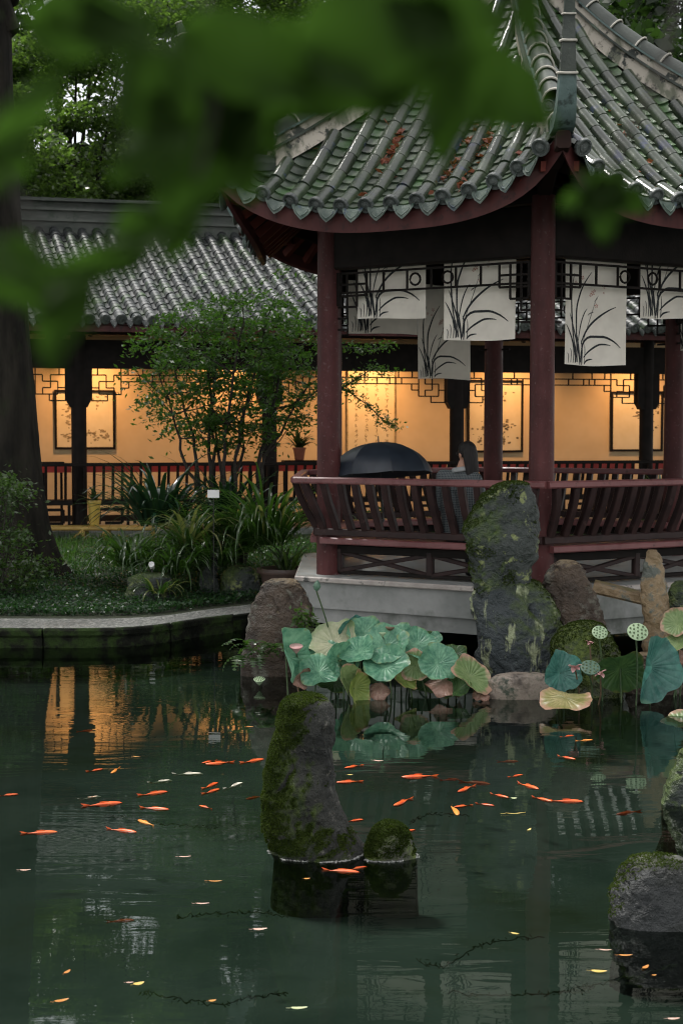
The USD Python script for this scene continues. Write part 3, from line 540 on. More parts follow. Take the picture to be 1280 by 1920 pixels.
# small spotlights on a track under the gallery roof, and what they shine on
LAMPS = [gu(x, WALL) for x in (-190, 165, 440, 690, 945, 1180, 1450)]
trk = MB(); gbox(trk, U0 + .5, U1 - .5, 1.17, 1.21, 4.2, 4.24); obj('light_track', trk, M['black_metal'], gal, smooth=False)
M['lamp_glow'] = usdkit.material(stage, '/World/Looks/lamp_glow', {'e': ('emission', {'color': (1, .62, .28), 'strength': 30.0})}, surface='e.emission')
LAMP_POWER = 25.0
for i, u in enumerate(LAMPS):
    src = G(u, 1.25, 4.1); aim = nrm(G(u, WALL, 2.5) - src); s, up, t = frame(aim)
    m = MB(); m.lathe([(.001, -.06), (.045, -.06), (.05, .06), (.042, .06), (.03, .03)], src - t * .05, 10, (s, up, t)); m.bar(src - t * .05, G(u, 1.19, 4.2), .015, .015, ch=0); sp = obj('spotlight', m, M['black_metal'], gal)
    obj('lamp_lens', MB().lathe([(.001, .031), (.03, .03)], src - t * .05, 10, (s, up, t)), M['lamp_glow'], sp)
    lt = UsdLux.SphereLight.Define(stage, f'/World/gallery/spotlight_beam_{i:03d}'); lt.CreateRadiusAttr(.04); lt.CreateIntensityAttr(LAMP_POWER * R_.uniform(.8, 1.2)); lt.CreateNormalizeAttr(True); lt.CreateColorAttr(Gf.Vec3f(1.0, .53, .22))
    Rm = np.eye(4); Rm[:3, 0], Rm[:3, 1], Rm[:3, 2] = s, up, -t; Rm[:3, 3] = src + t * .06
    lt.AddTransformOp().Set(Gf.Matrix4d(*Rm.T.ravel().tolist())); sh = UsdLux.ShapingAPI.Apply(lt.GetPrim()); sh.CreateShapingConeAngleAttr(58.0); sh.CreateShapingConeSoftnessAttr(1.0)
# ================================================================ rocks
M['moss_rock'] = surf('dark_wet_rock_under_moss', (.010, .011, .010), (.04, .041, .036), sc=5, rough=.55, spec=.3, bump=1.0, bsc=22, bd=.06, third=((.13, .125, .11), 14, .6, .7), moss=((.014, .026, .005), (.06, .088, .015), -.12, .4, 4), mdir=(-.75, -.1, .65))
M['moss_ball'] = surf('rock_covered_in_moss', (.03, .03, .026), (.09, .088, .078), sc=6, rough=.7, bump=.9, bsc=22, bd=.03, moss=((.03, .05, .008), (.1, .135, .022), -.35, .1, 5), mdir=(-.3, 0, .9))
M['wet_rock'] = surf('wet_green_black_rock', (.012, .016, .014), (.04, .048, .044), sc=4, rough=.2, rough2=.5, bump=1.0, bsc=9, bd=.09, third=((.2, .23, .09), 7, .575, .65), moss=((.022, .042, .010), (.06, .09, .018), .12, .55, 3.2), mdir=(-.5, -.1, .8))
M['streak_rock'] = surf('wet_rock_with_pale_lichen_streaks', (.014, .02, .022), (.05, .06, .064), sc=5, rough=.28, rough2=.55, bump=1.0, bsc=11, bd=.09, third=((.3, .33, .2), 5, .53, .6, (1.5, 1.5, .3)), stretch=None, moss=((.03, .045, .014), (.06, .09, .02), .25, .75, 3.5), mdir=(.35, -.2, .8))
M['brown_rock'] = surf('brown_stained_rock', (.02, .013, .009), (.075, .052, .036), sc=4, rough=.5, bump=1.0, bsc=9, bd=.09, third=((.13, .125, .1), 5, .54, .64), moss=((.16, .11, .06), (.24, .19, .12), .5, .95, 4))
M['ochre_rock'] = surf('ochre_and_grey_rock', (.13, .085, .04), (.3, .22, .13), sc=6, rough=.6, bump=.8, bsc=12, bd=.04, third=((.09, .1, .085), 6, .52, .6), moss=((.06, .07, .02), (.14, .14, .04), .9, 1.3, 5))
M['pale_rock'] = surf('pale_waterline_rock', (.07, .055, .045), (.4, .33, .27), sc=5, rough=.55, bump=.7, bsc=12, bd=.03, third=((.04, .05, .035), 5, .5, .6))
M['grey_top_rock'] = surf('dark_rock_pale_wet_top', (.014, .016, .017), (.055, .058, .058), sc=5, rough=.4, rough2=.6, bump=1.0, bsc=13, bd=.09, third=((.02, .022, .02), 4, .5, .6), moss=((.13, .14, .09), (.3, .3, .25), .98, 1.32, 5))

def rock_mesh(prof, Y, depth, seed, amp=.06, below=.35, res=96, seg=130, sharp=0.0, lean=0.0, rough2=.026, facets=9, crack=.022):
    'prof: (py, left px, right px) of the outline from the top down, at distance Y; a loft of that width with its own depth'
    prof = sorted(prof); py = np.array([p[0] for p in prof], float); Ls = np.array([P(p[1], p[0], Y)[0] for p in prof]); Rs = np.array([P(p[2], p[0], Y)[0] for p in prof]); Z = np.array([P(640, p[0], Y)[2] for p in prof])
    t = np.linspace(0, 1, len(Z)); fl, fr, fz = (PchipInterpolator(t, q) for q in (Ls, Rs, Z)); q = np.r_[np.linspace(0, 1, res) ** 1.25]
    l, r, z = fl(q), fr(q), fz(q); W2 = (r - l).max() / 2; a = np.linspace(0, 2 * PI, seg, endpoint=False); rings = []
    for i in range(res):
        hw = (r[i] - l[i]) / 2; c = np.array([(l[i] + r[i]) / 2, Y + lean * (z[i] - z[-1]), z[i]]); dy = depth * W2 * (hw / W2) ** .75
        rings.append(np.stack([c[0] + hw * np.cos(a), c[1] + dy * np.sin(a), np.full(seg, z[i])], 1))
    if below:
        for k in range(1, 5):
            g = rings[res - 1].copy(); m = g.mean(0); g = m + (g - m) * (1 + .03 * k); g[:, 2] -= below * k / 4; rings.append(g)
    g = np.array(rings); cen = g.mean(1, keepdims=True); d = g - cen; d[..., 2] = 0; n = d / np.maximum(np.linalg.norm(d, axis=2, keepdims=True), 1e-6)
    face = np.abs(n[..., 1:2]) * .75 + .25
    b = fbm(g * 2.6 / max(W2, .2) * .55 + seed * 7.1, 4, seed) - .5; rid = np.abs(fbm(g * 3.2 / max(W2, .2) * .5 + seed * 3.3, 3, seed + 5) - .5)
    g = g + n * face * (amp * 2.6 * b[..., None] - sharp * rid[..., None]) + n * rough2 * (fbm(g * 16, 3, seed + 9)[..., None] - .5) * 2 - n * crack * np.maximum(0, .5 - np.abs(fbm(g * [5.5, 5.5, 4.0] + seed, 3, seed + 3) - .5)[..., None] * 9) * 2
    rgf = np.random.default_rng(seed + 100); cc = g.reshape(-1, 3).mean(0); ext = np.ptp(g.reshape(-1, 3), axis=0)
    for _ in range(facets):
        d3 = np.array([rgf.normal() * .45, -1.0, rgf.normal() * .45]); d3 /= np.linalg.norm(d3); q = (((g - cc) / ext) @ d3); lim = np.quantile(q, rgf.uniform(.84, .95)); g = g - (np.maximum(0, q - lim) * .45)[..., None] * d3 * ext * [.15, 1, .15]
    top = g[0].mean(0); m = MB(); v = np.vstack([g.reshape(-1, 3), [top + [0, 0, .004], g[-1].mean(0)]]); R, S = g.shape[:2]
    i = np.arange(R - 1)[:, None]; j = np.arange(S)[None]; k = (j + 1) % S; f = np.stack([i * S + j, (i + 1) * S + j, (i + 1) * S + k, i * S + k], -1).reshape(-1, 4)
    m.add(v, np.vstack([np.vstack([f[:, [0, 1, 2]], f[:, [0, 2, 3]]]), [[R * S, x, (x + 1) % S] for x in range(S)], [[R * S + 1, (R - 1) * S + (x + 1) % S, (R - 1) * S + x] for x in range(S)]])); return m
def rock(name, prof, Y, depth, seed, mat, label, cat='rock', **kw): return obj(name, rock_mesh(prof, Y, depth, seed, **kw), M[mat], None, label, cat)
def ydist(py): return float(W(640, py)[1])

rock('standing_rock', [(1302, 566, 578), (1306, 548, 598), (1316, 532, 618), (1334, 524, 627), (1370, 515, 629), (1420, 504, 628), (1470, 495, 628), (1510, 491, 638), (1545, 492, 655), (1575, 499, 672), (1592, 506, 684), (1607, 513, 690)], 7.85, .8, 1, 'moss_rock', 'tall upright mossy rock standing in the middle of the pond', amp=.04, below=.45, rough2=.016, crack=.012, res=150, seg=190, facets=0)
rock('small_rock', [(1540, 722, 734), (1545, 710, 750), (1558, 697, 764), (1575, 689, 774), (1595, 685, 779), (1617, 684, 781)], 7.72, .85, 2, 'moss_ball', 'small rounded mossy rock touching the foot of the tall pond rock', amp=.03, below=.4, rough2=.014, crack=.006, res=90, seg=120)
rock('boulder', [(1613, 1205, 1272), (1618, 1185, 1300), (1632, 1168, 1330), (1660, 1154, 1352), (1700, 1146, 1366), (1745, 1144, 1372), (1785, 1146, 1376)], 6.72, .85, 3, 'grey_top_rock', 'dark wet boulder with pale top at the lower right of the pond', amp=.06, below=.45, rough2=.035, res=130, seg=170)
rock('pointed_rock', [(1400, 1288, 1300), (1412, 1274, 1312), (1440, 1262, 1330), (1470, 1250, 1345), (1495, 1243, 1355), (1508, 1240, 1360)], ydist(1506), .8, 4, 'wet_rock', 'dark pointed rock rising from the water at the right edge of the view', amp=.04, below=.4)
YS = 12.9
sr = thing('stacked_rock', 'large dark garden rock of two stacked stones streaked with lichen before the pavilion', 'rock')
obj('lower_stone', rock_mesh([(1084, 915, 975), (1090, 898, 1008), (1100, 889, 1022), (1118, 885, 1034), (1150, 889, 1048), (1190, 891, 1058), (1225, 888, 1066), (1250, 893, 1062), (1268, 905, 1040)], YS, .72, 5, amp=.15, below=.3, sharp=.16, res=130, seg=170), M['streak_rock'], sr)
obj('upper_stone', rock_mesh([(902, 955, 975), (906, 935, 990), (916, 920, 1000), (940, 898, 1010), (965, 882, 1016), (985, 872, 1016), (1005, 868, 1013), (1030, 872, 1010), (1060, 880, 1007), (1085, 884, 1002), (1104, 888, 996), (1122, 905, 985)], YS - .06, .75, 6, amp=.16, below=0, sharp=.22, res=130, seg=170), M['wet_rock'], sr)
rock('brown_rock', [(1050, 1052, 1072), (1056, 1038, 1086), (1070, 1022, 1098), (1095, 1016, 1106), (1120, 1022, 1122), (1150, 1036, 1132), (1185, 1040, 1136), (1240, 1044, 1140)], 13.0, .7, 7, 'brown_rock', 'rough brown rock leaning right beside the big stacked rock', amp=.07, sharp=.1, below=.5)
rock('upright_rock', [(1031, 1216, 1228), (1040, 1210, 1236), (1065, 1204, 1244), (1095, 1200, 1249), (1130, 1202, 1252), (1165, 1207, 1250), (1210, 1206, 1254), (1250, 1206, 1256)], 12.9, .8, 8, 'ochre_rock', 'narrow upright ochre rock in front of the right side of the pavilion', amp=.03, below=.4, crack=.006, facets=3)
rock('mossy_boulder', [(1165, 1085, 1112), (1172, 1062, 1130), (1190, 1042, 1145), (1212, 1034, 1156), (1240, 1032, 1164), (1290, 1030, 1166)], 12.55, .7, 9, 'moss_ball', 'low rounded boulder under bright moss behind the right lotus leaves', amp=.05, below=.3)
rock('flat_rock', [(1262, 955, 1010), (1268, 925, 1030), (1280, 912, 1040), (1298, 908, 1046)], 12.45, .5, 10, 'pale_rock', 'low pale flat rock at the waterline under the stacked rock', amp=.04, below=.3)
rock('bank_rock', [(1086, 508, 552), (1091, 499, 562), (1108, 484, 572), (1125, 474, 578), (1150, 466, 584), (1185, 462, 586), (1215, 456, 580), (1250, 450, 570)], 13.6, .75, 11, 'brown_rock', 'brown grey rock at the water edge left of the pavilion platform', amp=.08, sharp=.1, below=.4)
rock('water_stone', [(1225, 1200, 1262), (1236, 1188, 1280), (1262, 1180, 1296), (1300, 1172, 1310)], 12.7, .6, 12, 'brown_rock', 'dark low stone in shade behind the large right lotus leaf', amp=.05, below=.3)
rock('shaded_rock', [(1090, 1262, 1300), (1110, 1255, 1320), (1150, 1252, 1335), (1250, 1250, 1345)], 13.2, .7, 13, 'wet_rock', 'dark shaded rock at the right edge behind the ochre upright rock', amp=.06, below=.4)
# slab bridging the rocks
m = MB(); a, b = P(1112, 1100, 13.45), P(1262, 1136, 13.3); m.bar(a, b, .3, .1, ch=.02); v, f = m.arr(); v = v + .03 * (fbm(v * 5, 3, 4)[:, None] - .5)
obj('stone_slab', (v, f), M['ochre_rock'], None, 'long narrow stone slab lying between the brown and the ochre upright rock', 'slab', smooth=False)
# low dark rocks inside the planting bed on the bank
for i, (px, py, w, h, lab) in enumerate([(280, 1092, 84, 18, 'flat dark stone in the planting bed under the striped leaves'), (392, 1080, 36, 46, 'upright grey stone at the foot of the thin-stemmed garden tree'), (450, 1085, 70, 24, 'dark stone in the planting bed beside the drooping grass')]):
    Yr = 18.2 if i else 17.6; rock('bed_stone', [(py - h, px - w * .2, px + w * .2), (py - h * .8, px - w * .36, px + w * .34), (py - h * .3, px - w * .5, px + w * .5), (py + 12, px - w * .52, px + w * .52)], Yr, .7, 20 + i, 'wet_rock', lab, amp=.06, below=.3, res=30, seg=40)

# moss grown thick enough to stand off the stone
M['moss_tuft'] = foliage('moss_tufts', (.022, .04, .006), (.065, .095, .016), rough=.8, trans=.2, sc=5, island=.45, spec=.1)
def moss_on(name_path, mdir, thr, n, seed, size=.014, ns=4.0):
    g = UsdGeom.Mesh.Get(stage, name_path); v = np.array(g.GetPointsAttr().Get()); f = np.array(g.GetFaceVertexIndicesAttr().Get()).reshape(-1, 3); a, b, c = v[f[:, 0]], v[f[:, 1]], v[f[:, 2]]; nn = np.cross(b - a, c - a); ar = np.linalg.norm(nn, axis=1); nn /= np.maximum(ar, 1e-12)[:, None]; rg = np.random.default_rng(seed); ce = (a + b + c) / 3
    w = nn @ nrm(mdir) + 1.7 * fbm(ce * ns, 4, seed) - .85; ok = (w > thr) & (ce[:, 2] > .02); ar = ar * ok * np.clip((w - thr) * 4, .15, 1); i = rg.choice(len(f), n, p=ar / ar.sum()); u = rg.uniform(0, 1, (n, 2)); u[u.sum(1) > 1] = 1 - u[u.sum(1) > 1]; p = a[i] + (b - a)[i] * u[:, :1] + (c - a)[i] * u[:, 1:]
    vv, ff = leaf_cloud(p + nn[i] * rg.uniform(0, .008, (n, 1)), size, rg, up=.3, ratio=.45, nrm_bias=None); obj('moss', (vv, ff), M['moss_tuft'], g.GetPrim(), smooth=False, kind='stuff')
def waterline(path, seed):
    g = UsdGeom.Mesh.Get(stage, path); v = np.array(g.GetPointsAttr().Get()); f = np.array(g.GetFaceVertexIndicesAttr().Get()).reshape(-1, 3); e = np.vstack([f[:, [0, 1]], f[:, [1, 2]]]); a, b = v[e[:, 0]], v[e[:, 1]]; k = (a[:, 2] < 0) != (b[:, 2] < 0); a, b = a[k], b[k]; p = a + (b - a) * (-a[:, 2] / (b[:, 2] - a[:, 2]))[:, None]; p = p[p[:, 1] < p[:, 1].mean() + .1]; rg = np.random.default_rng(seed); p = p[noise(p * [14, 14, 1], seed) > .36]; p = np.repeat(p, 3, 0); p = p + rg.normal(size=p.shape) * [.006, .004, .0015] + [0, -.008, .004]
    obj('waterline_froth', leaf_cloud(p, .011, rg, up=.85, ratio=.7), M['froth'], g.GetPrim(), smooth=False, kind='stuff')
M['froth'] = surf('wet_froth', (.3, .3, .29), (.55, .55, .53), sc=40, rough=.4)
waterline('/World/standing_rock', 1); waterline('/World/small_rock', 2)
moss_on('/World/standing_rock', (-.75, -.1, .65), .12, 26000, 1); moss_on('/World/small_rock', (-.3, 0, .9), -.15, 12000, 2); moss_on('/World/mossy_boulder', (-.3, 0, .9), -.15, 12000, 3, .018); moss_on('/World/stacked_rock/upper_stone', (-.5, -.1, .8), .3, 9000, 4, .018); moss_on('/World/stacked_rock/lower_stone', (.3, 0, .9), .6, 2500, 5, .018); moss_on('/World/boulder', (-.4, 0, .9), .72, 2500, 6)
# ================================================================ paintings, pots and the bench by the gallery
def framed(px0, py0, px1, py1, label, ink, cat='painting', frame_w=.045):
    u0, z1 = gpx(px0, py0, WALL - .03); u1, z0 = gpx(px1, py1, WALL - .03); t = thing('framed_painting', label, cat, None)
    for a, b, c, d in ((u0, u1, z0 - frame_w, z0), (u0, u1, z1, z1 + frame_w), (u0 - frame_w, u0, z0 - frame_w, z1 + frame_w), (u1, u1 + frame_w, z0 - frame_w, z1 + frame_w)): obj('frame_bar', gbox(MB(), a, b, WALL - .05, WALL - .005, c, d), M['dark_wood'], t, smooth=False)
    obj('paper', gbox(MB(), u0, u1, WALL - .02, WALL - .008, z0, z1), M['cream_paper'], t, smooth=False)
    m = MB(); rg = np.random.default_rng(ink)
    for bx, by, sx, sy, n in INK[ink]:
        for _ in range(n):
            x, y = np.clip(bx + rg.normal() * sx, .06, .94), np.clip(by + rg.normal() * sy, .05, .95); w, h = rg.uniform(.01, .045), rg.uniform(.008, .03); c = G(u0 + (u1 - u0) * x, WALL - .0225, z0 + (z1 - z0) * y); an = np.linspace(0, 2 * PI, 7, endpoint=False); r = rg.uniform(.5, 1.2, 7)
            pts = c + (np.cos(an) * w * r)[:, None] * GU + (np.sin(an) * h * r)[:, None] * np.array([0, 0, 1]) - GW * rg.uniform(0, .0015); m.add(pts, [[0, k, k + 1] for k in range(1, 6)])
    obj('brush_marks', m, M['pale_ink' if ink in (0, 2) else 'ink_soft'], t, smooth=False, kind='stuff'); return t
M['ink_soft'] = surf('soft_grey_ink', (.08, .06, .035), (.2, .15, .09), sc=9, rough=.9)
INK = {0: [(.25, .72, .06, .16, 60), (.3, .2, .1, .05, 30), (.7, .2, .16, .05, 50), (.75, .85, .1, .06, 16)], 1: [(.6, .75, .14, .05, 20), (.55, .34, .18, .06, 60), (.5, .15, .2, .04, 50)], 2: [(.5, .5, .2, .2, 10)], 3: [(.75, .8, .12, .06, 90), (.6, .62, .1, .04, 30), (.8, .4, .1, .05, 20)]}
framed(106, 735, 212, 838, 'wide framed ink painting on the gallery wall behind the leftmost column', 0)
framed(880, 716, 976, 844, 'framed ink landscape on the gallery wall behind the pavilion back column', 1)
framed(1149, 738, 1238, 842, 'framed ink painting half hidden by the rightmost gallery column', 3)
t = thing('calligraphy_panel', 'tall panel of vertical handwriting on the gallery wall above the umbrella', 'panel')
u0, z1 = gpx(652, 688, WALL - .03); u1, z0 = gpx(739, 862, WALL - .03)
obj('paper', gbox(MB(), u0, u1, WALL - .02, WALL - .006, z0, z1), M['cream_paper'], t, smooth=False)
for a, b in ((u0 - .03, u0), (u1, u1 + .03)): obj('frame_bar', gbox(MB(), a, b, WALL - .04, WALL - .006, z0, z1), M['pale_ink'], t, smooth=False)
m = MB(); rg = np.random.default_rng(5)
for cx_ in np.linspace(.18, .84, 4):
    for y in np.arange(.1, .92, .055):
        for _ in range(4):
            c = G(u0 + (u1 - u0) * (cx_ + rg.normal() * .015), WALL - .0225, z0 + (z1 - z0) * (y + rg.normal() * .01)); a = rg.uniform(0, PI); d_ = math.cos(a) * GU + math.sin(a) * np.array([0, 0, 1]); e_ = -math.sin(a) * GU + math.cos(a) * np.array([0, 0, 1]); l_ = rg.uniform(.012, .03)
            m.add([c - d_ * l_ - e_ * .005, c + d_ * l_ - e_ * .005, c + d_ * l_ + e_ * .005, c - d_ * l_ + e_ * .005], [[0, 1, 2, 3]])
obj('handwriting', m, M['pale_ink'], t, smooth=False, kind='stuff')
# small ledge tables of dark wood against the gallery rail, each with what stands on it
def stand(px0, px1, py, w, label):
    u0, z = gpx(px0, py, w); u1, _ = gpx(px1, py, w); t = thing('side_table', label, 'table'); obj('table_top', gbox(MB(), u0, u1, w - .16, w + .16, z - .05, z), M['dark_wood'], t, smooth=False)
    for u in (u0 + .05, u1 - .05):
        for ww in (w - .12, w + .12): obj('leg', MB().bar(G(u, ww, ZF), G(u, ww, z - .05), .04, .04, up=GW), M['dark_wood'], t, smooth=False)
    return (u0 + u1) / 2, z
stand(76, 120, 866, .8, 'dark wooden table against the gallery wall beside the big tree trunk')
stand(412, 474, 865, .8, 'dark wooden table behind the thin stems of the garden tree')
uu, zz = stand(530, 592, 863, .8, 'dark wooden table carrying the red pot plant')
M['pot_leaf'] = foliage('potted_plant_leaves', (.03, .06, .02), (.06, .1, .03), island=.4)
def pot_plant(name, base, r, h, mat, label, nleaf, ll, lw, seed, el=(.5, 1.3), droop=.9):
    t = thing(name, label, 'potted plant'); obj('pot', MB().lathe([(r * .1, .0), (r * .66, 0), (r * .72, .02), (r * .94, h * .84), (r * 1.06, h * .86), (r * 1.06, h), (r * .92, h), (r * .9, h * .9), (.001, h * .9)], base, 20), M[mat], t)
    rg = random.Random(seed)
    for _ in range(nleaf):
        a = rg.uniform(0, 2 * PI); e = rg.uniform(*el); obj('leaf', MB().blade(base + [rg.uniform(-.3, .3) * r, rg.uniform(-.3, .3) * r, h * .9], (math.cos(a) * math.cos(e), math.sin(a) * math.cos(e), math.sin(e)), ll * rg.uniform(.6, 1.1), lw, droop * rg.uniform(.5, 1.3)), M['pot_leaf'], t)
pot_plant('pot_plant', G(uu, .8, zz), .12, .24, 'red_pot', 'bushy plant in a small red pot on the table by the pavilion column', 46, .46, .05, 4, droop=1.4)
YB = float(G(gu(170), -.9, 0)[1])
zb = P(170, 986, YB)[2]
pot_plant('pot_plant', np.array([P(177, 986, YB)[0], YB, zb]), .115, .44, 'yellow_pot', 'leafy plant in a tall yellow pot on the bamboo bench', 26, .42, .05, 6, droop=1.2)
pt = P(535, 1000, 18.0); pot_plant('pot_plant', np.array([pt[0], 18.0, gz(pt[0], 18.0)]), .34, .42, 'clay', 'grass spilling from a wide dark pot left of the pavilion bench', 40, .7, .035, 8, droop=1.8)
pt = P(1240, 900, 20.5); pot_plant('pot_plant', np.array([pt[0], 20.5, .5]), .2, .9, 'clay', 'green plant in a dark pot behind the right pavilion rail', 30, .6, .05, 9, droop=1.3)
t = thing('bamboo_bench', 'low yellow bamboo bench carrying the yellow flower pot', 'bench'); xl, xr = P(60, 986, YB)[0], P(300, 986, YB)[0]; zl = P(170, 1066, YB)[2]
for i in range(6): obj('seat_pole', MB().tube([(xl, YB - .2 + .08 * i, zb - .035), (xr, YB - .2 + .08 * i, zb - .035)], .035, 8), M['bamboo'], t)
for x in (xl + .1, xl + .9, xr - .9, xr - .1):
    for dy in (-.2, .2): obj('leg', MB().tube([(x, YB + dy, gz(x, YB) - .05), (x, YB + dy, zb - .05)], .035, 8), M['bamboo'], t)
obj('stretcher', MB().tube([(xl, YB - .2, zl), (xr, YB - .2, zl)], .03, 8), M['bamboo'], t)
for a, b in (((xl + .1, zl), (xl + .9, zb - .06)), ((xl + .9, zl), (xr - .9, zb - .06)), ((xr - .9, zb - .06), (xr - .1, zl))): obj('brace', MB().tube([(a[0], YB - .21, a[1]), (b[0], YB - .21, b[1])], .022, 8), M['bamboo'], t)
# ---------------------------------------------------------------- banners in the pavilion
ORCHID = [([(875, 720), (900, 600), (960, 565), (1040, 565), (1110, 585), (1180, 632)], 11), ([(900, 690), (960, 640), (1030, 610), (1100, 618)], 9), ([(905, 730), (930, 705), (970, 698)], 8), ([(880, 610), (930, 520), (1020, 440), (1145, 382)], 10), ([(850, 720), (840, 440), (870, 310), (950, 180)], 9), ([(850, 720), (810, 520), (800, 350), (825, 190)], 8), ([(840, 720), (810, 600), (760, 500)], 8), ([(870, 720), (830, 560), (785, 430)], 7), ([(880, 640), (940, 480), (990, 330)], 3), ([(855, 600), (885, 470), (925, 400)], 6), ([(870, 735), (860, 640), (845, 560)], 10), ([(885, 735), (888, 640), (880, 590)], 9), ([(775, 738), (780, 690), (770, 670)], 4), ([(795, 738), (800, 670), (790, 640)], 4), ([(812, 738), (820, 670), (810, 620)], 5), ([(905, 738), (912, 660), (908, 610)], 4), ([(830, 738), (835, 660), (822, 600)], 8), ([(930, 440), (950, 425), (972, 420)], 4), ([(975, 355), (990, 340), (1003, 318)], 3)]
REDS = [(835, 245, 10), (885, 215, 12), (960, 305, 14), (990, 380, 12), (1050, 270, 7), (1045, 300, 7), (870, 255, 8), (945, 320, 8), (975, 290, 9)]
def banner(name, k, a, px0, px1, pyb, label, ztop=4.2, ink=True, seed=0, lean=0.0):
    n, tg = FAC[k]; p0 = fp(k, a, 0, 0); q0, q1 = onplane(px0, pyb, p0, n), onplane(px1, pyb, p0, n); s0, s1 = (float(np.dot(q - C2, tg)) for q in (q0, q1)); zb = (q0[2] + q1[2]) / 2; z0_, z1_ = q0[2], q1[2]
    s0, s1 = min(s0, s1), max(s0, s1); flip = np.dot(tg, (1, 0, 0)) < 0; w = s1 - s0; nu, nv = 13, 18
    wav = lambda x, y: .012 * math.sin(5 * x + seed) * (1 - y) + .006 * math.sin(11 * x + 2 * seed + 3 * y)
    def pt(x, y, off=0.0):                                                # x 0..1 left to right as seen, y metres above the hem
        sx = s1 - x * w if flip else s0 + x * w; z = zb + y + (0 if y > .4 else (.012 * math.sin(4 * x + seed)) * (1 - y / .4)); return fp(k, a + wav(x, min(1, y)) + off * (1 if np.dot(n, (0, 1, 0)) < 0 else -1), sx, z)
    t = thing(name, label, 'banner', None); g = np.array([[pt(x, y) for x in np.linspace(0, 1, nu)] for y in np.linspace(0, ztop - zb, nv)]); obj('cloth', MB().grid(g), M['cloth'], t)
    obj('rod', MB().tube([pt(-.03, ztop - zb), pt(1.03, ztop - zb)], .013, 6), M['dark_wood'], t)
    S = w / 473.0; top = ztop - zb
    def stroke(pts, wd):
        q = np.array([((x - 752) / 473, (738 - y) * S) for x, y in pts]); tt = np.linspace(0, 1, len(q)); ts = np.linspace(0, 1, 14); f = PchipInterpolator(tt, q) if len(q) > 2 else None; c = f(ts); wq = wd * .66 * S * (np.sin(np.pi * (ts * .86 + .1)) ** .6); d = np.gradient(c * [w, 1], axis=0); d /= np.linalg.norm(d, axis=1)[:, None]; nn = np.stack([-d[:, 1], d[:, 0]], 1)
        ok = (c[:, 1] < top - .02) & (c[:, 0] > .01) & (c[:, 0] < .99) & (c[:, 1] > .004)
        return np.array([[pt(c[i, 0] + sg * nn[i, 0] * wq[i] / w, c[i, 1] + sg * nn[i, 1] * wq[i], .0025) for i in range(14) if ok[i]] for sg in (-1, 1)])
    for st_, wd in ORCHID:
        g = stroke(st_, wd * (1.0 if ink else .8))
        if g.shape[1] > 1: obj('painted_leaf', MB().grid(g), M['ink'], t)
    for i, (x, y, r) in enumerate(REDS):
        u_, v_ = (x - 752) / 473, (738 - y) * S
        if v_ < top - .05:
            m = MB()
            for q in range(5): a_ = q * 1.256 + i; m.add([pt(u_ + (math.cos(a_ + e) * r_ * S * r) / w, v_ + math.sin(a_ + e) * r_ * S * r, .003) for e, r_ in ((0, .15), (.35, .8), (0, 1.25), (-.35, .8))], [[0, 1, 2, 3]])
            obj('painted_flower', m, M['red_ink'], t, smooth=False)
    return t
ai = AP - .09
banner('banner', 5, ai, 671, 798, 597, 'white cloth banner painted with orchids nearest the left pavilion column', seed=1)
banner('banner', 5, ai, 832, 966, 637, 'white orchid banner hanging just left of the front pavilion column', seed=2)
banner('banner', 0, ai, 1058, 1172, 684, 'longest orchid banner hanging right of the front pavilion column', seed=3)
banner('banner', 0, ai, 1200, 1316, 597, 'orchid banner cut by the right edge of the view', seed=4)
banner('banner', 3, ai, 652, 782, 626, 'shaded dark banner behind the leftmost white banner', seed=5)
banner('banner', 3, ai, 783, 880, 711, 'shaded dark banner hanging lowest behind the second white banner', seed=6)
banner('banner', 2, ai, 1262, 1352, 658, 'shaded banner beyond the right column at the edge of the view', seed=7)
# ---------------------------------------------------------------- umbrella
M['umbrella'] = surf('dark_navy_umbrella_cloth', (.012, .017, .026), (.022, .03, .042), sc=5, rough=.42, bump=.05, bsc=60)
YU = 15.75; apex = P(694, 830, YU + .0); R_u = .57; um = thing('umbrella', 'open dark navy umbrella set down inside the pavilion rail', 'umbrella')
ax = nrm((-.06, .1, 1)); ux = nrm(np.cross(ax, (0, 1, 0))); uy = np.cross(ax, ux); H_u = .36
def upt(a, q): return apex + ux * (-.09) - ax * (H_u * (q ** 2.0) + .0) + (math.cos(a) * ux + math.sin(a) * uy) * R_u * math.sin(q * 1.35) / math.sin(1.35)
for i in range(8):
    A = np.linspace(i, i + 1, 6) * PI / 4 + .2; g = []
    for q in np.linspace(.02, 1, 9): g.append([upt(a, q) + ax * (-.045 * q * math.sin((a - .2 - i * PI / 4) * 4) + .035 * q * q * math.sin((a - .2 - i * PI / 4) * 4)) for a in A])
    obj('canopy_panel', MB().grid(np.array(g)), M['umbrella'], um); obj('rib', MB().tube([upt(A[0], q) - ax * .006 for q in np.linspace(.02, 1.02, 7)], .004, 5), M['black_metal'], um)
ap = apex - ux * .09; obj('ferrule', MB().tube([ap, ap + ax * .07], (.008, .005), 8), M['black_metal'], um); obj('shaft', MB().tube([ap, ap - ax * .78], .007, 8), M['black_metal'], um)
obj('handle', MB().tube([ap - ax * .74, ap - ax * .86, ap - ax * .9 + ux * .03, ap - ax * .88 + ux * .07, ap - ax * .83 + ux * .08], .014, 8), M['black_metal'], um)
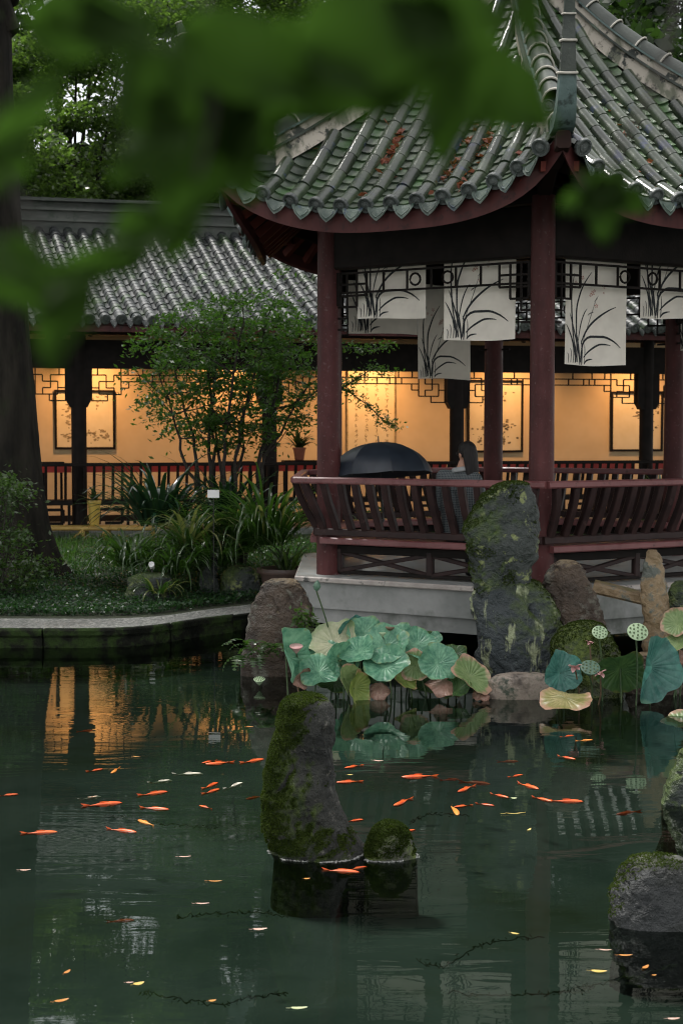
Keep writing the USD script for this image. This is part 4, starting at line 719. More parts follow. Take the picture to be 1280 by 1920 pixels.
# ================================================================ trees
M['far_leaf'] = foliage('far_tree_leaves', (.06, .115, .03), (.14, .22, .065), rough=.25, trans=.45, sc=.35, island=.5, spec=.6)
M['dark_leaf'] = foliage('dark_tree_leaves', (.014, .034, .011), (.034, .068, .02), rough=.4, trans=.25, sc=.35, island=.5)
M['garden_leaf'] = foliage('fine_garden_tree_leaves', (.034, .095, .02), (.08, .175, .034), rough=.38, trans=.35, sc=1.2, island=.45)
def crown_mesh(rx, ry, z0, z1, nclump, nleaf, size, seed, hollow=.35, flat=.55):
    rg = np.random.default_rng(seed); c = rg.normal(size=(nclump, 3)); c /= np.linalg.norm(c, axis=1)[:, None]; c *= (hollow + (1 - hollow) * rg.uniform(0, 1, (nclump, 1)) ** .6)
    c = c * [rx, ry, (z1 - z0) / 2] + [0, 0, (z0 + z1) / 2]; r = rg.uniform(.5, 1.25, nclump) * min(rx, (z1 - z0) / 2) * .24
    idx = rg.integers(0, nclump, nleaf); q = rg.normal(size=(nleaf, 3)); q /= np.linalg.norm(q, axis=1)[:, None]; q *= rg.uniform(.25, 1, (nleaf, 1)) ** .5
    pos = c[idx] + q * r[idx][:, None] * [1, 1, flat]; pos[:, 2] -= .12 * r[idx] * (q[:, 0] ** 2 + q[:, 1] ** 2)
    return leaf_cloud(pos, size, rg, up=.45, ratio=.55), c
def limbs(m, base, top, r, targets, seed, rt=.35):
    rg = random.Random(seed); n = 12; pts = [np.asarray(base) + (np.asarray(top) - base) * t + np.array([rg.uniform(-1, 1), rg.uniform(-1, 1), 0]) * r * .35 * math.sin(PI * t) for t in np.linspace(0, 1, n)]
    rad = [r * (1 + .55 * math.exp(-9 * t)) * (1 - (1 - rt) * t) for t in np.linspace(0, 1, n)]; m.tube(pts, rad, 14)
    for tg in targets:
        t = rg.uniform(.45, .95); i = int(t * (n - 1)); p = pts[i]; mid = (p + tg) / 2 + np.array([0, 0, rg.uniform(.0, .6)]); m.tube([p, p * .6 + mid * .4, mid, np.asarray(tg)], [rad[i] * .5, rad[i] * .36, rad[i] * .22, .015], 7)
    return m
def tree(name, label, x, y, h, rx, z0, nleaf, size, mat, seed, tr=.25, group=None, clumps=70):
    zg = .2; t = thing(name, label, 'tree', group, (x, y, zg)); (v, f), c = crown_mesh(rx, rx, z0, h, clumps, nleaf, size, seed); rg = random.Random(seed)
    obj('trunk', limbs(MB(), np.array([0, 0, -.3]), np.array([0, 0, z0 + (h - z0) * .55]), tr, [c[i] for i in rg.sample(range(len(c)), 12)], seed), M['bark'], t); obj('crown', (v, f), M[mat], t, smooth=False); return t
# behind the gallery: what fills the top of the view and the water's dark green reflections
TR = [('broadleaf_tree', 'bright sunlit leafy tree behind the gallery roof right of the big trunk', -6.6, 35.5, 13.5, 3.9, 5.2, 70000, .135, 'far_leaf', 1), ('broadleaf_tree', 'tall leafy tree above the gallery ridge between the trunk and the pavilion roof', -2.4, 37.5, 16, 4.6, 5.5, 70000, .14, 'far_leaf', 2),
      ('dark_tree', 'dark leafy tree behind the left corner of the pavilion roof', .9, 36.5, 15.5, 4.2, 5.0, 46000, .15, 'dark_leaf', 3), ('dark_tree', 'dark tree behind the crest of the pavilion roof', 5.2, 38.5, 17, 4.8, 5.0, 46000, .16, 'dark_leaf', 4),
      ('dark_tree', 'dark leafy tree at the top right corner behind the roof ridge', 9.6, 36.5, 16, 4.6, 4.6, 46000, .15, 'dark_leaf', 5), ('broadleaf_tree', 'broadleaf tree beyond the gallery at the far left of the view', -10.9, 36, 15, 4.4, 4.5, 40000, .15, 'far_leaf', 6)]
for a in TR: tree(*a)
for i, (x, y, h) in enumerate([(-14.5, 33, 17), (14, 37, 17), (-8.5, 44, 23), (-2, 46, 24), (4, 47, 25), (10.5, 45, 24), (17, 43, 22), (-15, 43, 22)]):
    tree('tall_tree', ['tall dark tree far beyond the gallery past the left edge', 'tall dark tree far beyond the gallery past the right edge', 'tall dark tree far behind the bright leafy tree', 'tall dark tree far behind the left corner of the pavilion roof', 'tall dark tree far behind the top of the pavilion roof', 'tall dark tree far behind the right roof ridge', 'tall dark tree farthest to the right beyond the gallery', 'tall dark tree farthest to the left beyond the gallery'][i], x, y, h, 6.4, 3.5, 22000, .40, 'dark_leaf', 20 + i, group='tree belt far behind the gallery', clumps=60)
# trees round the pond, out of view to the sides and behind, one built and the rest placed from it
first = tree('pond_tree', 'large tree on the bank beside the pond', -13.5, 12.5, 16, 6.4, 4.2, 9000, .42, 'dark_leaf', 40, tr=.35, group='trees round the pond', clumps=70)
for x, y, rz, sc in [(13.5, 14, 40, 1.0), (-15, 3, 80, 1.05), (15, 4, 130, 1.0), (-16, 21, 20, 1.0), (17.5, 24, 100, 1.05), (-19, -5, 10, 1.1), (20, -5, 160, 1.1), (13.2, 9.5, 280, .95), (-20, -21, 30, .62), (-13, -23, 90, .66), (-6, -22, 150, .6), (1, -23, 210, .66), (8, -22, 270, .6), (15, -23, 330, .66), (22, -21, 60, .62), (9.5, 24.5, 140, .85), (15.5, 19, 230, 1.0)]:
    copy_of(first, 'pond_tree', (x, y, .2), rz, sc, 'large tree on the bank beside the pond', 'tree', 'trees round the pond')
# the big trunk at the left
yt = 19.6; bx = P(32, 1075, yt)[0]; t = thing('old_tree', 'thick dark old tree trunk at the left edge of the view', 'tree', None, (bx, yt, gz(bx, yt))); zc = 0
m = MB(); prof = [(-.4, .0, .92), (0, 0, .72), (.25, -.02, .6), (.6, -.05, .52), (1.2, -.09, .465), (2.2, -.14, .42), (3.4, -.2, .385), (4.8, -.25, .36), (6.5, -.32, .34), (9, -.3, .3), (11, -.1, .22), (13, .2, .12)]
rings = []; an = np.linspace(0, 2 * PI, 96, endpoint=False)
zi = np.linspace(-.4, 13, 200); xo = np.interp(zi, [p[0] for p in prof], [p[1] for p in prof]); rr_ = np.interp(zi, [p[0] for p in prof], [p[2] for p in prof])
for z, x, r in zip(zi, xo, rr_):
    q = np.stack([np.cos(an), np.sin(an), np.full(96, z * .25)], 1); fl = 1 + .16 * math.exp(-3 * max(z, 0)) * np.cos(an * 5 + 1) + .09 * (fbm(q * [3, 3, 1.6], 3, 2) - .5) + .05 * (noise(q * [9, 9, 3], 3) - .5) + .07 * (np.abs(fbm(q * [11, 11, 3.5], 3, 6) - .5) * -2 + .2); rings.append(np.stack([x + r * fl * np.cos(an), r * fl * np.sin(an), np.full(96, z)], 1))
m.loft(rings); (v, f), c = crown_mesh(6.5, 5.6, 9.0, 17, 70, 4000, .42, 61)
for q in c[:14]: m.tube([(.0, 0, 8 + R_.uniform(-1, 3)), q * .5 + [0, 0, 4.6], q], [.14, .09, .02], 7)
obj('trunk', m, M['bark'], t); obj('crown', (v, f), M['dark_leaf'], t, smooth=False)

# ================================================================ the small many-stemmed garden tree
YG = 20.6; bx = P(425, 950, YG)[0]; zg = float(gz(bx, YG)); t = thing('garden_tree', 'small many-stemmed tree with fine green leaves before the lit gallery', 'tree')
rg = np.random.default_rng(8); stems = MB(); tips = []
def sway(p, q, r0, r1, n=9, amp=.06):
    pts = np.linspace(p, q, n); w = np.cumsum(rg.normal(size=(n, 3)), 0) * amp * .35; w -= np.linspace(0, 1, n)[:, None] * w[-1]; pts = pts + w; return pts, np.linspace(r0, r1, n)
S_px = [((392, 950), (330, 640)), ((398, 950), (372, 600)), ((402, 950), (420, 590)), ((408, 950), (298, 700)), ((412, 950), (455, 575)), ((440, 960), (500, 600)), ((446, 960), (540, 640)), ((452, 960), (585, 700)), ((436, 960), (470, 680)), ((458, 960), (560, 590)), ((418, 955), (390, 690))]
for i, (a, b) in enumerate(S_px):
    ya = YG + rg.uniform(-.15, .15); yb = YG + rg.uniform(-.7, .7); p = P(a[0], a[1], ya); p[2] = min(p[2], zg + .25) - .2; q = P(b[0], b[1], yb); mid = p + (q - p) * .42 + np.array([rg.normal() * .05 - .18 * np.sign(q[0] - p[0]) * .5, 0, .08]); c1, r1 = sway(p, mid, .034, .026); c2, r2 = sway(mid, q, .026, .009, 10); m = MB(); m.tube(np.vstack([c1, c2[1:]]), np.r_[r1, r2[1:]], 7)
    for k in range(7):
        j = rg.integers(2, 10); s0 = c2[j]; e = s0 + np.array([rg.normal() * .38, rg.normal() * .3, abs(rg.normal()) * .22 + .05]); cc, r_ = sway(s0, e, .012, .004, 6, .04); m.tube(cc, r_, 5, caps=False); tips += [e, cc[3]]
    tips += [c2[j] for j in (5, 7, 8, 9)]; obj('stem', m, M['stem'], t)
extra = [(270, 640), (290, 615), (330, 590), (365, 570), (410, 560), (450, 560), (490, 555), (525, 565), (560, 600), (300, 660), (340, 650), (385, 630), (430, 640), (470, 630), (515, 640), (550, 660), (310, 770), (285, 745), (330, 800), (360, 745), (400, 700), (440, 710), (350, 700), (420, 780), (395, 820), (560, 690), (345, 720), (365, 790), (375, 680), (500, 690), (455, 690), (545, 615), (540, 590), (480, 600), (520, 600), (400, 600), (320, 625), (440, 600), (360, 610), (465, 660), (505, 660), (410, 665)]
ctr = [P(x, y, YG + rg.normal() * .5) for x, y in extra for _ in range(3)] + [np.asarray(q) for q in tips]
ctr = np.array([q for q in ctr]); idx = rg.integers(0, len(ctr), 14000); sp = rg.normal(size=(14000, 3)) * [.17, .17, .035]; sp[:, 2] -= .25 * (sp[:, 0] ** 2 + sp[:, 1] ** 2) / .17
pos = ctr[idx] + rg.normal(size=(len(ctr), 3))[idx] * [.07, .1, .04] + sp * .8; px_ = 640 + F * pos[:, 0] / pos[:, 1]
obj('leaves', leaf_cloud(pos, .085, rg, up=.6, ratio=.42), M['garden_leaf'], t, smooth=False, kind='stuff')
# its branch that reaches out behind the left column of the pavilion
m = MB(); br = [(560, 760), (610, 720), (655, 735), (690, 760), (720, 790), (745, 800)]; br2 = [(640, 728), (668, 710), (700, 690), (735, 700)]; br3 = [(590, 640), (640, 650), (690, 655), (735, 648)]; pp = []
for b in (br, br2, br3): q = np.array([P(x, y, 20.2) for x, y in b]); m.tube(q, np.linspace(.014, .004, len(q)), 5); pp += [q[i] * (1 - s) + q[i + 1] * s for i in range(len(q) - 1) for s in np.linspace(0, 1, 7)]
obj('branch', m, M['stem'], t); pp = np.array(pp); pos = pp[rg.integers(0, len(pp), 1500)] + rg.normal(size=(1500, 3)) * [.06, .08, .045]; obj('branch_leaves', leaf_cloud(pos, .06, rg, up=.6, ratio=.42), M['garden_leaf'], t, smooth=False, kind='stuff')
# evergreen bushes between the pavilion and the gallery
for i, (x, y, w_, h_, lab) in enumerate([(.6, 21.6, .7, .75, 'dark evergreen bush behind the pavilion bench under the umbrella'), (2.0, 22.3, .8, .7, 'dark evergreen bush behind the seated person'), (3.5, 22.0, .7, .62, 'dark evergreen bush behind the right pavilion bench'), (5.0, 22.6, .8, .6, 'dark evergreen bush at the right beyond the pavilion floor')]):
    tb = thing('evergreen_bush', lab, 'bush', None, (x, y, float(gz(x, y)))); rgb = np.random.default_rng(70 + i); k = 2600; q = rgb.normal(size=(k, 3)); q /= np.linalg.norm(q, axis=1)[:, None]; q *= rgb.uniform(.5, 1, (k, 1)) * (1 + .3 * (noise(q * 2.2 + i * 5) - .5))[:, None]
    obj('stems', MB().tube([(0, 0, -.1), (.02, 0, h_ * .6)], (.03, .015), 6), M['stem'], tb); obj('foliage', leaf_cloud(q * [w_, w_ * .7, h_ * .55] + [0, 0, h_ * .55], .08, rgb, up=.4, ratio=.5), M['dark_leaf'], tb, smooth=False, kind='stuff')
# white name tag on a stake
pt = P(400, 926, 18.0); tg = thing('plant_tag', 'small white name tag on a stake before the thin-stemmed tree', 'tag'); w = 22 / 2700 * 18.0 / 2; obj('plate', MB().box(pt, (w * 2, .012, w * 1.35)), M['white_tag'], tg, smooth=False); obj('stake', MB().bar(pt + [0, .012, 0], [pt[0], pt[1] + .012, zg - .1], .012, .012), M['black_metal'], tg, smooth=False)
pt = P(285, 1062, 17.6); lm = thing('garden_spotlight', 'small white garden lamp low in the planting bed', 'lamp'); obj('head', MB().lathe([(.001, -.05), (.028, -.05), (.034, .02), (.038, .06), (.03, .06), (.02, .04), (.001, .03)], pt, 12, np.array([(1, 0, 0), (0, .5, .87), (0, -.87, .5)])), M['white_tag'], lm); obj('stake', MB().bar(pt, [pt[0], pt[1], .15], .02, .02), M['black_metal'], lm, smooth=False)

# ================================================================ strap-leaved clumps in the bed
M['strap_dark'] = foliage('glossy_dark_strap_leaves', (.010, .036, .02), (.028, .07, .036), rough=.16, trans=.15, island=.4, spec=.9)
M['strap_green'] = foliage('arching_green_strap_leaves', (.028, .075, .016), (.065, .14, .03), rough=.25, trans=.3, island=.45, spec=.6)
M['strap_pale'] = foliage('pale_striped_strap_leaves', (.12, .15, .05), (.3, .31, .14), rough=.35, trans=.3, island=.35)
def clump(label, px, py, Y, n, L, w, el, droop, mat, seed, mat2=None, f2=0.0, spread=.12, cat='plant', name='strap_leaf_plant', up=0.0):
    rg = random.Random(seed); b = P(px, py, Y); b[2] = max(float(gz(b[0], Y)) - .02, b[2]) if up == 0 else b[2]; t = thing(name, label, cat)
    for _ in range(n):
        a = rg.uniform(0, 2 * PI); e = rg.uniform(*el); rr = rg.uniform(0, spread); o = b + np.array([math.cos(a) * rr, math.sin(a) * rr, 0])
        obj('leaf', MB().blade(o, (math.cos(a) * math.cos(e), math.sin(a) * math.cos(e), math.sin(e)), L * rg.uniform(.6, 1.12), w * rg.uniform(.75, 1.15), droop * rg.uniform(.6, 1.3), seg=7), M[mat2 if mat2 and rg.random() < f2 else mat], t)
    return t
clump('large clump of glossy dark strap leaves left of the name tag', 300, 985, 20.0, 120, 1.3, .078, (.5, 1.45), 1.8, 'strap_dark', 1, spread=.34)
clump('smaller clump of glossy dark strap leaves right of the name tag', 425, 985, 20.2, 70, 1.15, .07, (.5, 1.4), 1.4, 'strap_dark', 2, spread=.26)
clump('arching plant with pale cream striped leaves in the middle of the bed', 355, 1040, 18.6, 70, 1.1, .05, (.7, 1.4), 2.3, 'strap_green', 3, 'strap_pale', .55, spread=.12)
clump('weeping grass-like plant over the left part of the bed beside the bamboo bench', 245, 1060, 18.4, 110, .95, .042, (.5, 1.3), 2.9, 'strap_green', 4, spread=.3)
clump('weeping green plant hanging over the middle dark stone', 330, 1075, 18.0, 90, .8, .04, (.5, 1.3), 2.4, 'strap_green', 5, spread=.22)
clump('tall weeping plant with long drooping leaves left of the pavilion bench', 500, 1020, 18.8, 130, 1.45, .045, (.8, 1.45), 2.6, 'strap_green', 6, 'strap_pale', .08, spread=.34)
clump('weeping plant beside the clay pot near the pavilion platform', 455, 1035, 18.9, 90, 1.2, .042, (.7, 1.4), 2.5, 'strap_green', 7, spread=.25)
clump('low tuft of light grassy leaves in front of the flat dark stone', 300, 1112, 17.4, 44, .42, .03, (.4, 1.3), 1.9, 'strap_green', 8, 'strap_pale', .3, spread=.14)
clump('weeping green plant right of the pale striped one', 405, 1060, 18.3, 80, .95, .04, (.6, 1.35), 2.4, 'strap_green', 9, spread=.25)
clump('weeping green plant at the back of the bed under the name tag', 385, 1010, 19.3, 80, 1.0, .042, (.6, 1.4), 2.2, 'strap_green', 10, 'strap_pale', .08, spread=.3)
# leafy shrub at the left edge, and the herb beside the bank rock
M['shrub_leaf'] = foliage('bright_shrub_leaves', (.03, .075, .014), (.08, .15, .035), rough=.35, trans=.3, sc=2, island=.45, spec=.6)
def shrub(label, pts, Y, n, size, sig, seed, stems_to, mat='shrub_leaf', name='leafy_shrub'):
    rg = np.random.default_rng(seed); t = thing(name, label, 'shrub'); c = np.array([P(x, y, Y + rg.normal() * .15) for x, y in pts]); b = P(*stems_to, Y); b[2] = gz(b[0], Y) - .05; m = MB()
    for q in c: m.tube([b + rg.normal(size=3) * [.05, .05, 0], (b * .4 + q * .6) + rg.normal(size=3) * .03, q], [.012, .008, .004], 5, caps=False)
    obj('stems', m, M['stem'], t, kind='stuff'); pos = c[rg.integers(0, len(c), n)] + rg.normal(size=(n, 3)) * sig; obj('foliage', leaf_cloud(pos, size, rg, up=.6, ratio=.5), M[mat], t, smooth=False, kind='stuff')
shrub('light green leafy shrub at the left edge in front of the trunk', [(-15, 930), (15, 915), (40, 925), (10, 950), (-20, 970), (20, 1000), (40, 1010), (0, 1030), (-10, 1060), (30, 1050), (60, 1065), (80, 1060), (20, 1090), (50, 1090), (5, 905)], 17.9, 2600, .07, [.12, .12, .07], 3, (-5, 1110))
shrub('bright green herb growing against the right side of the bank rock', [(570, 1150), (560, 1165), (585, 1170), (575, 1185), (565, 1200), (590, 1195), (575, 1210)], 13.25, 260, .075, [.05, .06, .04], 4, (572, 1235), name='herb')
# fern hanging at the waterline
fb = P(478, 1222, 13.2); t = thing('fern', 'fern fronds hanging over the water below the bank rock', 'fern'); rg = random.Random(5)
for i in range(22):
    a = rg.uniform(-2.9, -.2); e = rg.uniform(.1, 1.0); o = fb + np.array([rg.uniform(-.16, .26), rg.uniform(-.08, .02), rg.uniform(-.06, .05)]); d = np.array([math.cos(a) * math.cos(e), math.sin(a) * math.cos(e), math.sin(e)]); m = MB(); L = rg.uniform(.18, .34); h = nrm([d[0], d[1], 0]); s = np.array([-h[1], h[0], 0]); p = o.copy(); n = 9
    for j in range(n):
        ee = e - 1.9 * (j / n) ** 1.3; q = p + (h * math.cos(ee) + np.array([0, 0, math.sin(ee)])) * L / n; w = .06 * math.sin(PI * (.12 + .85 * j / n))
        for sg in (-1, 1): m.add([p, q, q * .4 + p * .6 + s * sg * w + [0, 0, -.008]], [[0, 1, 2]] if sg > 0 else [[0, 2, 1]])
        p = q
    obj('frond', m, M['strap_green'], t, smooth=False)
# ground cover over the bank
rg = np.random.default_rng(14); n = 52000; x = rg.uniform(-9, -.4, n); y0 = np.interp(x, ed[:, 0], ed[:, 1]); dd = 1.08 + rg.uniform(0, 1, n) ** 1.35 * 5.5; y = y0 + dd; keep = (fbm(np.stack([x * 1.2, y * 1.2, x * 0], 1), 3) > .40) | (dd < 3.4); x, y, dd = x[keep], y[keep], dd[keep]
z = gz(x, y) + rg.uniform(.0, 1, len(x)) ** .7 * (.05 + .08 * noise(np.stack([x * 2.5, y * 2.5, x * 0], 1)))
M['ground_leaf'] = foliage('low_ground_cover_leaves', (.024, .072, .026), (.046, .12, .042), rough=.35, trans=.25, sc=1.0, island=.5)
obj('ground_cover', leaf_cloud(np.stack([x, y, z], 1), .05, rg, up=.7, ratio=.6), M['ground_leaf'], None, 'low dense ground cover plants on the bank behind the pebble path', 'ground cover', kind='stuff', smooth=False)
n = 14000; x = rg.uniform(-9, 3.5, n); y = rg.uniform(19.5, 24.3, n); m = MB(); h = rg.uniform(.08, .24, n); z = gz(x, y); a = rg.uniform(0, 2 * PI, n); b = np.stack([x, y, z], 1); w = np.stack([np.cos(a), np.sin(a), a * 0], 1) * .008; tip = b + np.stack([rg.normal(size=n) * .05, rg.normal(size=n) * .05, h], 1)
v = np.stack([b - w, b + w, tip], 1).reshape(-1, 3); obj('grass', (v, np.arange(3 * n).reshape(-1, 3)), M['strap_green'], None, 'short grass between the planting bed and the gallery', 'grass', kind='stuff', smooth=False)
# ================================================================ lotus
def lotus_mat(name, c1, c2, edge, e0=.86, e1=1.0, vein=(.16, .27, .21), rough=.34, patch=None, tr=.22):
    N = {'t': ('texture_coordinate', {}), 's': ('separate_xyz', {}), 'at': ('math', {'math_type': 'arctan2'}), 'm8': ('math', {'math_type': 'multiply', 'value2': 11.0}), 'sn': ('math', {'math_type': 'sine'}), 'ab': ('math', {'math_type': 'absolute'}), 'vr': ('map_range', {'from_min': .1, 'from_max': 0.0, 'to_max': .22, 'clamp': True}),
         'ln': ('vector_math', {'math_type': 'length'}), 'xy': ('combine_xyz', {}), 'n': ('noise_texture', {'scale': 2.6, 'detail': 6.0, 'roughness': .65}), 'nb': ('noise_texture', {'scale': 5.0, 'detail': 4.0}), 'r': ('rgb_ramp', {'ramp': [(.35, c1), (.65, c2)]}),
         'ea': ('math', {'math_type': 'multiply_add', 'value2': .5, 'value3': -.25}), 'es': ('math', {'math_type': 'add'}), 'er': ('map_range', {'from_min': e0, 'from_max': e1, 'clamp': True}), 'mv': ('mix', {'color2': vein}), 'me': ('mix', {'color2': edge}), 'p': ('principled_bsdf', {'roughness': rough, 'specular_ior_level': .4}), 'tl': ('translucent_bsdf', {}), 'x': ('mix_closure', {'fac': tr}),
         'bp': ('bump', {'strength': .4, 'distance': .01})}
    L = [('t.object', 's.vector'), ('s.y', 'at.value1'), ('s.x', 'at.value2'), ('at.value', 'm8.value1'), ('m8.value', 'sn.value1'), ('sn.value', 'ab.value1'), ('ab.value', 'vr.value'), ('s.x', 'xy.x'), ('s.y', 'xy.y'), ('xy.vector', 'ln.vector1'), ('t.object', 'n.vector'), ('t.object', 'nb.vector'), ('n.fac', 'r.fac'), ('nb.fac', 'ea.value1'), ('ln.value', 'es.value1'), ('ea.value', 'es.value2'), ('es.value', 'er.value'),
         ('vr.result', 'mv.fac'), ('r.color', 'mv.color1'), ('er.result', 'me.fac'), ('mv.color', 'me.color1'), ('me.color', 'p.base_color'), ('me.color', 'tl.color'), ('p.BSDF', 'x.closure1'), ('tl.BSDF', 'x.closure2'), ('ab.value', 'bp.height'), ('bp.normal', 'p.normal')]
    return usdkit.material(stage, '/World/Looks/' + name, N, L, surface='x.closure')
M['lt_teal'] = lotus_mat('blue_green_lotus_leaf', (.05, .18, .11), (.19, .4, .25), (.2, .27, .12), .95, 1.1, (.2, .36, .27))
M['lt_deep'] = lotus_mat('deep_teal_lotus_leaf', (.022, .1, .085), (.08, .22, .18), (.12, .25, .18), .97, 1.1, (.1, .26, .22))
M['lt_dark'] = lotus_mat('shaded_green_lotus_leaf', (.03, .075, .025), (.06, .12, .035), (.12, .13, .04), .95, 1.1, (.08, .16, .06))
M['lt_pale'] = lotus_mat('pale_fading_lotus_leaf', (.3, .33, .2), (.45, .44, .3), (.2, .28, .13), .8, 1.05, (.4, .42, .28))
M['lt_yellow'] = lotus_mat('yellow_green_lotus_leaf', (.16, .24, .05), (.28, .34, .09), (.42, .25, .14), .82, 1.02, (.4, .44, .18))
M['lt_edge'] = lotus_mat('green_lotus_leaf_with_brown_rim', (.14, .22, .08), (.24, .32, .14), (.45, .28, .2), .8, .98, (.34, .42, .22))
M['lt_dry'] = lotus_mat('withered_pink_brown_lotus_leaf', (.3, .16, .12), (.46, .3, .24), (.16, .08, .05), .8, 1.05, (.5, .36, .28))
M['lt_mixed'] = lotus_mat('drying_lotus_leaf', (.2, .2, .06), (.38, .32, .15), (.45, .26, .18), .75, 1.0, (.4, .4, .16))
M['stalk'] = surf('lotus_stalk', (.03, .06, .025), (.06, .09, .035), sc=12, rough=.5, bump=.2, bsc=60)
M['stalk_dry'] = surf('dry_lotus_stalk', (.07, .045, .025), (.14, .09, .05), sc=12, rough=.6)
M['pod'] = surf('green_seed_pod', (.2, .3, .17), (.32, .42, .26), sc=14, rough=.5, bump=.2, bsc=50)
M['pod_dark'] = surf('dark_seed_pod', (.04, .09, .06), (.08, .15, .1), sc=14, rough=.5, bump=.2, bsc=50)
M['seed_hole'] = surf('seed_pits', (.05, .08, .035), (.09, .13, .06), sc=14, rough=.7)
M['petal'] = surf('faded_pink_petal', (.42, .2, .2), (.55, .34, .32), sc=9, rough=.5)
def lotus_leaf(label, px, py, Y, rx, ry, mat, rot=0.0, cup=.22, wave=.05, fold=0.0, seed=0, roll=0.0, stalk='stalk', foot=None, facing=1):
    'a round leaf on its stalk, seen rx by ry pixels; roll turns it in the view'
    rg = np.random.default_rng(seed); c = P(px, py, Y); R = 1.17 * max(rx, ry) * Y / F; asp = min(rx, ry) / max(rx, ry); n_ang = math.asin(min(1, asp)) ; view = nrm(EYE - c)
    A, B = 44, 9; a = np.linspace(0, 2 * PI, A, endpoint=False); g = []
    wv = sum(rg.normal() * np.cos(k * a + rg.uniform(0, 6.3)) / k ** .8 for k in (2, 3, 4, 5, 7))
    for q in np.linspace(.0, 1, B):
        r = q * (1 + (.05 * np.sin(a * 3 + seed) + .05 * np.sin(a * 5 + seed * 2.3) + .028 * np.sin(a * 11 + seed)) * q); z = -cup * (1 - q ** 1.6) + 1.0 * wave * wv * q ** 2.2 + .012 * np.abs(np.sin(a * 5.5)) * q - .03 * np.exp(-(q / .12) ** 2); x, y = r * np.cos(a), r * np.sin(a); z = z + fold * np.abs(y) ** 1.3
        if fold: y = y * (1 - .45 * min(1, fold))
        z = z + .35 * wave * np.sin(2.2 * x + seed) * q - .10 * q ** 3 * (np.sin(a + seed * 1.7) + .6 * np.sin(2 * a + seed)) ; z = z + .10 * max(0, (q - .72) / .28) ** 2 * np.sin(3 * a + seed * 1.3); g.append(np.stack([x, y, z], 1))
    g = np.array(g); m = MB(); m.loft(g[1:], caps=False); cen = g[0].mean(0); m.add(np.vstack([g[1], cen]), [[i, (i + 1) % A, A] for i in range(A)])
    # the leaf's axes: minor axis foreshortened by tipping it away from the view
    right = np.array([1.0, 0, 0]); up = nrm(np.cross(view, right)) * -1; up = up if up[2] > 0 else -up; right = nrm(np.cross(up, view))
    cr, sr = math.cos(roll), math.sin(roll); e1 = right * cr + up * sr; e2 = -right * sr + up * cr
    if ry <= rx: e_in, e_maj = e2, e1
    else: e_in, e_maj = e1, e2
    nn = nrm(view * math.sin(n_ang) + e_in * math.cos(n_ang) * facing); X = e_maj; Yv = np.cross(nn, X); ca, sa = math.cos(rot), math.sin(rot); X, Yv = X * ca + Yv * sa, -X * sa + Yv * ca
    t = thing('lotus_leaf', label, 'lotus leaf'); Rm = np.stack([X * R, Yv * R, nn * R], 1); obj('blade', m, M[mat], t, xf=(Rm, c))
    f = np.array([c[0] + rg.normal() * .06, c[1] + .05 + abs(rg.normal()) * .06, -.4]) if foot is None else foot; hub = c + nn * R * (-cup - .05); mid = (hub + f) / 2 + np.array([rg.normal() * .04, 0, .1]); obj('stalk', MB().tube(PchipInterpolator([0, .5, 1], np.array([f, mid, hub]))(np.linspace(0, 1, 8)), .008, 6), M[stalk], t); return t
YL = 12.45
